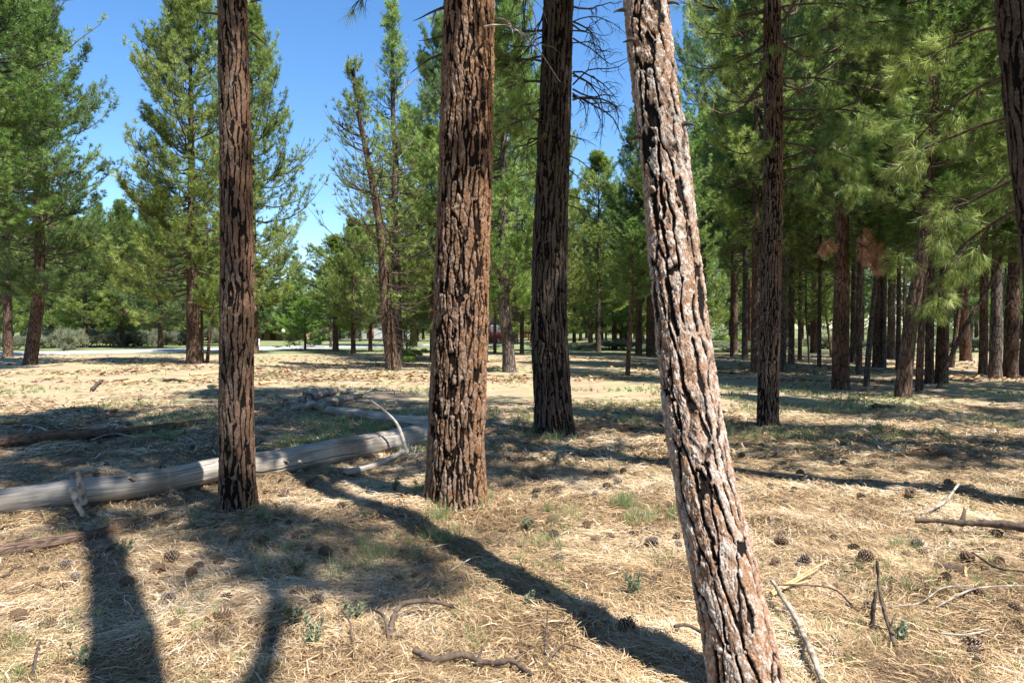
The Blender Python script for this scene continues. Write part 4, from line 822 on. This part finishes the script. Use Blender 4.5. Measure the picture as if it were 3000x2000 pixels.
stick('dark curved forked stick lying at bottom centre', [(1215, 1938, .03), (1270, 1955, .02), (1350, 1945, .03), (1420, 1955, .02), (1500, 1958, .03), (1560, 1985, 0)], .018, .013, 'branch', kids=[(.55, (.3, .6, .8), .12), (.6, (-.4, -.4, .2), .12), (.8, (1, .6, .5), .1)])
stick('arched bark-covered stick above the dark forked stick', [(1142, 1892, .0), (1160, 1850, .05), (1210, 1822, .08), (1270, 1810, .06), (1340, 1785, .0)], .014, .010, 'branch')
stick('short twig crossing the arched stick at its left', [(1142, 1915, 0), (1128, 1870, .04), (1092, 1828, .02)], .009, .007, 'branch')
stick('thin twig left of the crossing twigs at lower centre', [(1032, 1930, 0), (1025, 1895, .04), (1000, 1870, .08)], .006, .004, 'branch')
stick('pale peeled stick slanting from the foot of the leaning trunk to the bottom edge', [(2262, 1765, .10), (2320, 1830, .05), (2360, 1910, .03), (2410, 2030, .02)], .012, .015, 'deadwood')
stick('grey stick lying behind the foot of the leaning trunk', [(2280, 1750, .06), (2380, 1740, .05), (2450, 1750, .04), (2510, 1790, 0)], .007, .004, 'branch')
for i, (a, b, c_, d) in enumerate([(2258, 1752, 2425, 1668), (2262, 1760, 2395, 1690), (2290, 1735, 2380, 1720), (2330, 1720, 2345, 1680)]):
    stick(['longest pale split splinter right of the leaning trunk', 'second pale splinter just under the longest one', 'short orange splinter pointing right by the leaning trunk', 'upright tip of split wood by the leaning trunk'][i], [(a, b, .02), (c_, d, .05)], .010, .005, 'splinter', 'wood_splinter', side=5)
stick('forked dark stick standing up out of the needles at lower right', [(2625, 1895, 0), (2592, 1830, .08), (2575, 1800, .16), (2568, 1795, .30)], .012, .008, 'branch', kids=[(.25, (.3, .2, 1), .10), (.45, (-.4, 0, 1), .09)])
stick('stubby dark post-like stick left of the forked standing stick', [(2552, 1838, 0), (2558, 1838, .12), (2564, 1838, .20)], .014, .009, 'dark_twig')
stick('long grey curved stick at the right, ending near the forked stick', [(2840, 1750, .02), (2760, 1755, .03), (2690, 1775, .02), (2560, 1780, .01)], .005, .003, 'deadwood')
stick('long pale straight stick lying at far right', [(2740, 1790, .02), (2860, 1760, .03), (3020, 1745, .02)], .006, .004, 'deadwood')
stick('thin white twig at lower right near the pine cones', [(2755, 1868, .02), (2830, 1875, .03), (2900, 1865, .02)], .006, .004, 'deadwood')
stick('thick bark-covered branch at the right edge above the hollow', [(2680, 1545, .02), (2800, 1560, .06), (2900, 1568, .06), (3040, 1590, .05)], .018, .035, 'branch', kids=[(.4, (.3, .3, .5), .15)])
stick('thin branch crossing the litter at right below the thick branch', [(2850, 1660, .03), (2920, 1685, .02), (3010, 1705, .02)], .010, .006, 'branch')
stick('pale short stick with a fork near the long trunk shadow at right', [(2700, 1510, .0), (2765, 1495, .02), (2808, 1475, .08)], .010, .012, 'deadwood')
stick('long thin bleached stick across the grass beyond the log', [(1060, 1165, .05), (1100, 1155, .12), (1145, 1149, .06)], .02, .008, 'deadwood')
stick('bleached forked twig on the shaded needles at lower centre', [(1210, 1625, .02), (1255, 1628, .03), (1315, 1622, .03)], .005, .003, 'deadwood', kids=[(.4, (-.5, .4, .5), .06), (.5, (-.3, -.6, .2), .07)])
stick('thin curved grey twig right of the bleached forked twig', [(1310, 1688, .01), (1390, 1655, .04), (1450, 1650, .02)], .004, .003, 'deadwood')
stick('long pale stick in the shade in front of the far-left log', [(265, 1310, .03), (330, 1292, .05), (390, 1305, .02), (455, 1300, .03)], .012, .007, 'deadwood')
stick('bent pale stick lying against the far-left log', [(45, 1296, .02), (85, 1280, .05), (105, 1272, .10), (180, 1300, .03)], .016, .010, 'deadwood')
stick('short dark stick lying at far lower left corner', [(95, 2000, .0), (108, 1960, .05), (118, 1945, .07)], .008, .006, 'dark_twig')
stick('short stick pointing up at lower left of the thin log', [(8, 1708, .0), (40, 1690, .02), (65, 1683, .03)], .008, .006, 'branch')
stick('dark crossed twig at the bottom right of centre', [(1590, 1960, 0), (1650, 1905, .03), (1700, 1915, .03), (1740, 1935, .01)], .007, .004, 'branch')
stick('bare stick under the leaning trunk at its left', [(1975, 1878, .02), (2020, 1868, .04), (2085, 1895, .02)], .010, .008, 'branch')
stick('thin twig stem standing up left of the leaning trunk at the bottom', [(1598, 1925, 0), (1600, 1880, .03), (1605, 1850, .08)], .007, .005, 'branch')
for i, (a, b, c_, d, lb) in enumerate([(360, 1128, 408, 1120, 'split pale board-like wood piece in the clearing left of the left trunk'), (555, 1100, 640, 1096, 'long flat pale split log piece lying near the tall full pine'), (478, 1118, 540, 1121, 'dark flat wood piece in front of the tall full pine'), (610, 1138, 645, 1135, 'chunky orange-white split wood just left of the left trunk'), (0, 1245, 60, 1238, 'pale weathered stick at the left edge of the clearing'), (760, 1128, 800, 1124, 'pale wood scrap right of the left trunk in the clearing'), (270, 1145, 300, 1120, 'grey root-like scrap standing up in the clearing'), (1940, 1145, 1985, 1165, 'orange split stick left of the leaning trunk in mid clearing'), (2555, 1195, 2620, 1192, 'low brown stick near the curved leaning trunk')]):
    stick(lb, [(a, b, .01), ((a + c_) / 2, (b + d) / 2, .04), (c_, d, .03)], .055, .03, 'splinter' if i not in (2, 6, 8) else 'branch', 'wood_piece', side=5)
# sawn piece with orange end
g = G(2790, 1690); t = thing('cut_log', 'short sawn log piece with bright orange cut end at right', 'log', tuple(g), .25); mb = MB(); v, q = tubes(np.array([[(-.04, .09, .035), (0, 0, .045), (.04, -.06, .055)]]) , np.array([[.034, .036, .036]]), 18); mb.add(v, q); mb.obj('bark', M['branch'], t, smooth=True)
mb = MB(); v, f_ = disc((.0405, -.0605, .055), (.55, -.85, .1), .034, 18, .002); mb.add(v, f_); mb.obj('cut_end', M['splinter'], t)
# rotten woodpile
rr = np.random.RandomState(5)
wp_names = ['round rotten stump lump at the left of the decayed woodpile', 'pale chunk of rotten wood on top of the decayed woodpile', 'dark decayed log lying along the bottom of the woodpile', 'splintered rotten branch at the right of the decayed woodpile', 'broken grey slab leaning in the middle of the woodpile', 'short bleached branch at the front left of the woodpile', 'rotten log end nearest the thinner grey log', 'grey decayed limb at the back of the woodpile']
for i, (a, b, c_, d, r_) in enumerate([(905, 1180, 935, 1172, .12), (1000, 1158, 1040, 1150, .06), (855, 1205, 985, 1200, .09), (990, 1180, 1060, 1165, .06), (930, 1168, 985, 1155, .09), (862, 1190, 880, 1178, .05), (935, 1195, 1000, 1192, .10), (890, 1160, 960, 1152, .07)]):
    q0, q1 = G(a, b), G(c_, d); q0[2] += r_ * .7; q1[2] += r_ * 1.1; n = 14; pth = np.linspace(0, 1, n)[:, None] * (q1 - q0) + rr.normal(size=(n, 3)) * .012; pr = 1 + rr.normal(size=(1, n, 10)) * .16
    v, q = tubes(pth[None], np.full((1, n), r_) * (.55 + .45 * np.sin(np.linspace(.4, 2.6, n))), 10, pr); mb = MB().add(v, q)
    for c0, nn in ((pth[0], pth[0] - pth[2]), (pth[-1], pth[-1] - pth[-3])): v, f_ = disc(c0, nn, r_ * .6, 10, .02); mb.add(v, f_)
    tag(mb.obj('rotten_wood', M['rotten'], loc=tuple(q0)), wp_names[i], 'wood', 'decayed woodpile')

# ------------------------------------------------------------------ pine cones
def cone_mesh(seed, mat, open_=1.0):
    rc = np.random.RandomState(seed); mb = MB(); n = 74
    z = np.linspace(0, 1, n); ang = np.arange(n) * 2.39996 + rc.normal(size=n) * .08; rad = .008 + .020 * np.sin(np.clip(z * 2.75 + .35, 0, 3.14)) ; a = np.linspace(0, 1, 8)
    v, q = tubes(np.stack([0 * a, 0 * a, a * .072], 1)[None], (.007 + .010 * np.sin(a * 2.9 + .15))[None], 8); mb.add(v, q, rnd=0.05)
    for i in range(n):
        c, s = math.cos(ang[i]), math.sin(ang[i]); d = np.array([c, s, 0]); tng = np.array([-s, c, 0]); zz = z[i] * .068; tilt = (.15 + .85 * z[i]); L = rad[i] * 1.05 * open_; wd = .0072 * (.7 + .5 * math.sin(z[i] * 3))
        p0 = d * .005 + np.array([0, 0, zz]); p1 = p0 + d * L * .75 + np.array([0, 0, L * .75 * tilt]); p2 = p0 + d * L + np.array([0, 0, L * tilt * .85 - .001]); up = np.array([-c * tilt, -s * tilt, 1]) * .0022
        vv = np.array([p0 - tng * .002, p0 + tng * .002, p1 + tng * wd, p2 + tng * wd * .4, p2 - tng * wd * .4, p1 - tng * wd]); vv2 = vv + up; k = rc.uniform(.2, .6)
        mb.add(vv, np.array([(0, 1, 2, 5), (5, 2, 3, 4)]), rnd=k * .5); mb.add(vv2, np.array([(0, 5, 2, 1), (5, 4, 3, 2)]), rnd=np.array([k * .5, k * .5, k, min(1, k + .4), min(1, k + .4), k])); mb.add(np.vstack([vv, vv2]), np.array([(2, 3, 9, 8), (3, 4, 10, 9), (4, 5, 11, 10)]), rnd=min(1, k + .3))
    return mb.mesh('pine_cone', M[mat])
CM = [cone_mesh(1, 'cone'), cone_mesh(2, 'cone', 1.2), cone_mesh(3, 'cone_grey'), cone_mesh(4, 'cone_grey', 1.15)]
def cone(px, py, k, label, group, sc=1.0, g=None):
    g = G(px, py) if g is None else g; o = bpy.data.objects.new('pine_cone', CM[k]); COL.objects.link(o); s = sc * random.uniform(.6, 1.15); o.scale = (s, s, s)
    o.rotation_euler = (random.uniform(1.1, 2.0), random.uniform(0, 6.28), random.uniform(0, 6.28)); o.location = (g[0], g[1], g[2] + .026 * s); tag(o, label, 'pine cone', group)
BR, GY = 'open brown pine cone lying among others on the dry needle litter', 'weathered grey pine cone lying among others on the dry needle litter'
for (px, py) in [(695, 1588), (595, 1655), (560, 1690), (480, 1640), (310, 1635), (470, 1680), (110, 1680), (170, 1670), (165, 1755), (300, 1640), (680, 1730), (670, 1765), (625, 1850), (500, 1870), (115, 1860), (60, 1840), (825, 1830), (810, 1895), (1015, 1500), (1020, 1625), (965, 1640), (940, 1555), (890, 1580), (1180, 1710), (1235, 1690), (915, 1772), (1190, 1880), (1745, 1582), (1720, 1545), (1795, 1570), (1614, 1545), (1890, 1595), (1880, 1640), (1990, 1570), (2285, 1558), (2310, 1590), (2270, 1635), (2560, 1675), (2650, 1623), (2690, 1620), (2700, 1555), (2535, 1468), (2665, 1465), (2580, 1450), (2345, 1412), (2430, 1345), (2280, 1380), (2480, 1375), (2790, 1450), (2765, 1735), (2810, 1755), (2850, 1665), (2885, 1765), (2860, 1910), (2890, 1945), (2820, 1885), (2990, 1640), (2450, 1500), (820, 1460), (1580, 1400), (1600, 1402), (1800, 1408), (1770, 1420)]:
    k = random.choice((0, 0, 1, 1, 2)); cone(px, py, k, BR if k < 2 else GY, 'brown pine cones on the litter' if k < 2 else 'grey pine cones on the litter', 1.15)
rs = np.random.RandomState(21); n_ = 0
while n_ < 150:
    px = rs.uniform(0, 3000); py = 1290 + 560 * rs.uniform() ** 1.7
    g = G(px, py)
    if rs.uniform() > (1.0 if px > 1400 else .45): continue
    if any((g[0] - t_[0]) ** 2 + (g[1] - t_[1]) ** 2 < .35 ** 2 for t_ in ((g1_[0], g1_[1]), (g2_[0], g2_[1]), (g3_[0], g3_[1]), (g4_[0], g4_[1]))): continue
    k = rs.choice([0, 1, 0, 1, 2, 3]); cone(px, py, k, BR if k < 2 else GY, 'brown pine cones on the litter' if k < 2 else 'grey pine cones on the litter'); n_ += 1

# ------------------------------------------------------------------ needle litter, chips, grass
rs = np.random.RandomState(31)
def scatter_px(n, y0, y1, x0=-150, x1=3150, pw=1.0):
    """ground points spread evenly over the ground between two photograph rows, denser near by pw"""
    py = y0 + (y1 - y0) * rs.uniform(size=n) ** pw; px = rs.uniform(x0, x1, n)
    dz = CAMZ * F / (py - HZ); x = (px - 1500) / F * dz; return x, dz
def strands(mb, x, y, L, w_, lift, pitch, rnd, curl=.15, az=None):
    n = len(x); a = rs.uniform(0, 2 * math.pi, n) if az is None else az; z = ground_h(x, y) + rs.uniform(0, 1, n) ** 2 * lift + .002
    p = rs.normal(size=n) * pitch; d = np.stack([np.cos(a) * np.cos(p), np.sin(a) * np.cos(p), np.sin(p)], 1); s = np.stack([-np.sin(a), np.cos(a), 0 * a], 1)
    c0 = np.stack([x, y, z], 1); mid = c0 + d * (L * .5)[:, None] + s * (L * curl * rs.normal(size=n))[:, None] + np.array([0, 0, 1]) * (L * .05)[:, None]; end = c0 + d * L[:, None]
    for q in (mid, end): q[:, 2] = np.maximum(q[:, 2], ground_h(q[:, 0], q[:, 1]) + .002)
    hw = (w_ / 2)[:, None] * s; up = np.array([0, 0, 1]) * (w_ * .35)[:, None]
    v = np.stack([c0 - hw, c0 + hw, mid - hw + up, mid + hw - up * 0, end - hw * .4, end + hw * .4], 1).reshape(-1, 3); i = np.arange(n)[:, None] * 6
    mb.add(v, np.concatenate([i + np.array([0, 1, 3, 2]), i + np.array([2, 3, 5, 4])]), rnd=np.repeat(rnd, 6))
mb = MB()
for n, y0, y1, L, w_, lift, pw in [(135000, 1500, 2060, .115, .0024, .028, 1.0), (80000, 1330, 1560, .13, .0038, .028, 1.0), (45000, 1180, 1350, .18, .010, .03, 1.0)]:
    x, y = scatter_px(n, y0, y1, pw=pw); tone = np.clip(.52 + .22 * fbm(np.stack([x * 1.6, y * 1.6, 0 * x], 1), 80, 4) * 2.6 + rs.normal(size=n) * .27 - .06, 0, 1)
    base_az = fbm(np.stack([x * 1.5, y * 1.5, 0 * x], 1), 90, 2) * 5 + rs.normal(size=n) * 1.2
    strands(mb, x, y, L * rs.uniform(.5, 1.2, n), w_ * rs.uniform(.7, 1.4, n), lift, .13, tone, az=base_az)
x, y = scatter_px(420, 1700, 2060, 2150, 3100); strands(mb, x, y, rs.uniform(.08, .30, 420), rs.uniform(.002, .0045, 420), .04, .12, np.where(rs.uniform(size=420) < .5, rs.uniform(0, .2, 420), .6), curl=.05)
x, y = scatter_px(2600, 1260, 2060); strands(mb, x, y, rs.uniform(.05, .20, 2600), rs.uniform(.003, .007, 2600), .02, .1, np.where(rs.uniform(size=2600) < .6, rs.uniform(0, .18, 2600), .8))
tag(mb.obj('needle_litter', M['litter']), 'dry golden pine needles covering the ground', 'needles', kind='stuff')
mb = MB()
for n, y0, y1, L, w_ in [(2200, 1250, 2050, .09, .010), (9500, 1060, 1260, .17, .045), (6500, 1042, 1120, .28, .08)]:
    x, y = scatter_px(n, y0, y1); cl = fbm(np.stack([x * .35, y * .35, 0 * x], 1), 120, 2) + rs.normal(size=n) * .15 > (.0 if L > .1 else -.4); x, y = x[cl], y[cl]; m_ = len(x)
    strands(mb, x, y, L * rs.uniform(.4, 1.5, m_), w_ * rs.uniform(.4, 1.4, m_), .03, .12, rs.beta(2, 2, m_), az=rs.normal(size=m_) * .9)
for a_, b_, r_ in ((-2.375, 6.05, .22), (-.50, 6.21, .32), (.64, 10.5, .38), (1.01, 2.98, .2), (4.05, 11.1, .25)):
    n = 260; a = rs.uniform(0, 6.28, n); q = r_ + np.abs(rs.normal(size=n)) * .16; strands(mb, a_ + np.cos(a) * q, b_ + np.sin(a) * q, rs.uniform(.02, .08, n), rs.uniform(.01, .03, n), .02, .3, rs.beta(1.2, 3, n))
tag(mb.obj('wood_chips', M['chips']), 'orange bark and wood chips strewn over the clearing', 'wood chips', kind='stuff')
mb = MB(); pos = []
def gtuft(px, py, n, spread, h_): 
    g = G(px, py)
    for _ in range(int(n * 1.7)): pos.append((g[0] + rs.normal() * spread, g[1] + rs.normal() * spread * 1.2, h_ * rs.uniform(.7, 1.5)))
for a in [(1830, 1475, 12, .07, .16), (1860, 1520, 9, .10, .12), (1990, 1515, 6, .06, .13), (1650, 1508, 10, .10, .12), (1380, 1500, 9, .10, .16), (1400, 1470, 8, .1, .18), (1115, 1640, 9, .10, .13), (1290, 1600, 6, .12, .15), (780, 1520, 6, .08, .1), (1595, 1590, 7, .09, .1), (820, 1640, 9, .16, .09), (1020, 1680, 8, .12, .1), (560, 1830, 6, .12, .07), (1230, 1475, 6, .02, .16), (60, 1900, 14, .12, .08), (60, 1960, 10, .1, .08), (620, 1990, 8, .15, .08), (2660, 1600, 5, .05, .07), (1550, 1660, 5, .1, .08), (1950, 1640, 6, .1, .07), (1285, 1530, 5, .05, .2), (2560, 1700, 7, .08, .06), (1640, 1545, 6, .08, .08), (1840, 1240, 14, .12, .2), (2080, 1270, 12, .3, .15), (2350, 1290, 16, .4, .15), (1540, 1272, 12, .2, .2), (1620, 1290, 9, .15, .16)]: gtuft(*a)
for n, y0, y1, x0, x1, h_, th_ in [(1500, 1300, 2050, 0, 3000, .075, .05), (2600, 1200, 1330, 380, 1260, .12, -.15), (2200, 1120, 1300, 1400, 3000, .13, .08), (6500, 1035, 1200, -50, 3050, .11, .16)]:
    x, y = scatter_px(n, y0, y1, x0, x1); k = fbm(np.stack([x * .5, y * .5, 0 * x], 1), 140, 3) * 2 > th_
    pos += [(a, b, h_ * rs.uniform(.5, 1.2)) for a, b in zip(x[k], y[k])]
pos = np.array(pos); gp = np.stack([pos[:, 0], pos[:, 1], ground_h(pos[:, 0], pos[:, 1])], 1); R = rs
for far, m_ in ((False, pos[:, 1] < 9), (True, pos[:, 1] >= 9)):
    q = gp[m_]; hh = pos[m_, 2]
    for lo, hi in ((0, .08), (.08, .14), (.14, 9)):
        k = (hh >= lo) & (hh < hi)
        if k.any(): tufts(mb, q[k], np.tile([[0, 0, 1.]], (k.sum(), 1)), 9 if far else 26, float(hh[k].mean()) * 1.15, .016 if far else .0045, .62, droop=.18)
tag(mb.obj('grass', M['grass']), 'sparse green and straw grass tufts growing through the litter', 'grass', kind='stuff')
# little grey-green weeds
def weed(px, py, h_, label, seed):
    global R
    R = np.random.RandomState(seed); g = G(px, py); mb = MB(); n = 5; s = np.linspace(0, 1, 6); a = R.uniform(0, 6.28, n); ln = h_ * R.uniform(.6, 1.1, n)
    pth = np.stack([np.cos(a)[:, None] * ln[:, None] * .5 * s ** 1.3, np.sin(a)[:, None] * ln[:, None] * .5 * s ** 1.3, ln[:, None] * s], -1); v, q = tubes(pth, np.full((n, 6), .0025), 4); mb.add(v, q, 1)
    pp = pth[:, 1:].reshape(-1, 3).repeat(4, 0) + R.normal(size=(n * 20, 3)) * .008; dd = rand_dirs(n * 20); dd[:, 2] = abs(dd[:, 2]); tufts(mb, pp, dd, 4, .028, .009, 1.0)
    tag(mb.obj('weed', [M['sage'], M['branch']], loc=tuple(g)), label, 'weed')
for i, (a, b, h_, lb) in enumerate([(565, 1560, .16, 'grey-green sprig leaning beside the left trunk'), (365, 1640, .10, 'small sage sprig below the thin reddish log'), (1155, 1450, .12, 'leafy sprig between log pole and central trunk'), (1233, 1470, .13, 'bright narrow-leaved sprig at the left foot of the central trunk'), (240, 1965, .12, 'pale broad-leaved seedling at lower left in shade'), (1040, 1850, .14, 'feathery grey-green weed at lower centre'), (860, 1860, .12, 'low grey weed left of lower centre'), (920, 1930, .12, 'grey lichen-like weed clump at the bottom'), (1450, 1330, .16, 'thin sprig right of the central trunk base'), (1605, 1265, .2, 'grey-green sprigs at the foot of the dark shaded trunk'), (1545, 1555, .07, 'flat pale-leaved weed left of the brown cone in mid-foreground'), (1560, 1775, .09, 'pale weed beside the diagonal trunk shadow'), (2630, 1870, .10, 'small sage weed near the standing forked stick'), (870, 1690, .12, 'thin-leaved weed in the dappled light left of centre'), (1860, 1740, .12, 'grey tangle of weeds in the open litter left of the leaning trunk')]): weed(a, b, h_, lb, 700 + i)
print('faces', sum(len(o.data.polygons) for o in COL.objects if o.type == 'MESH'), 'objects', len(COL.objects))
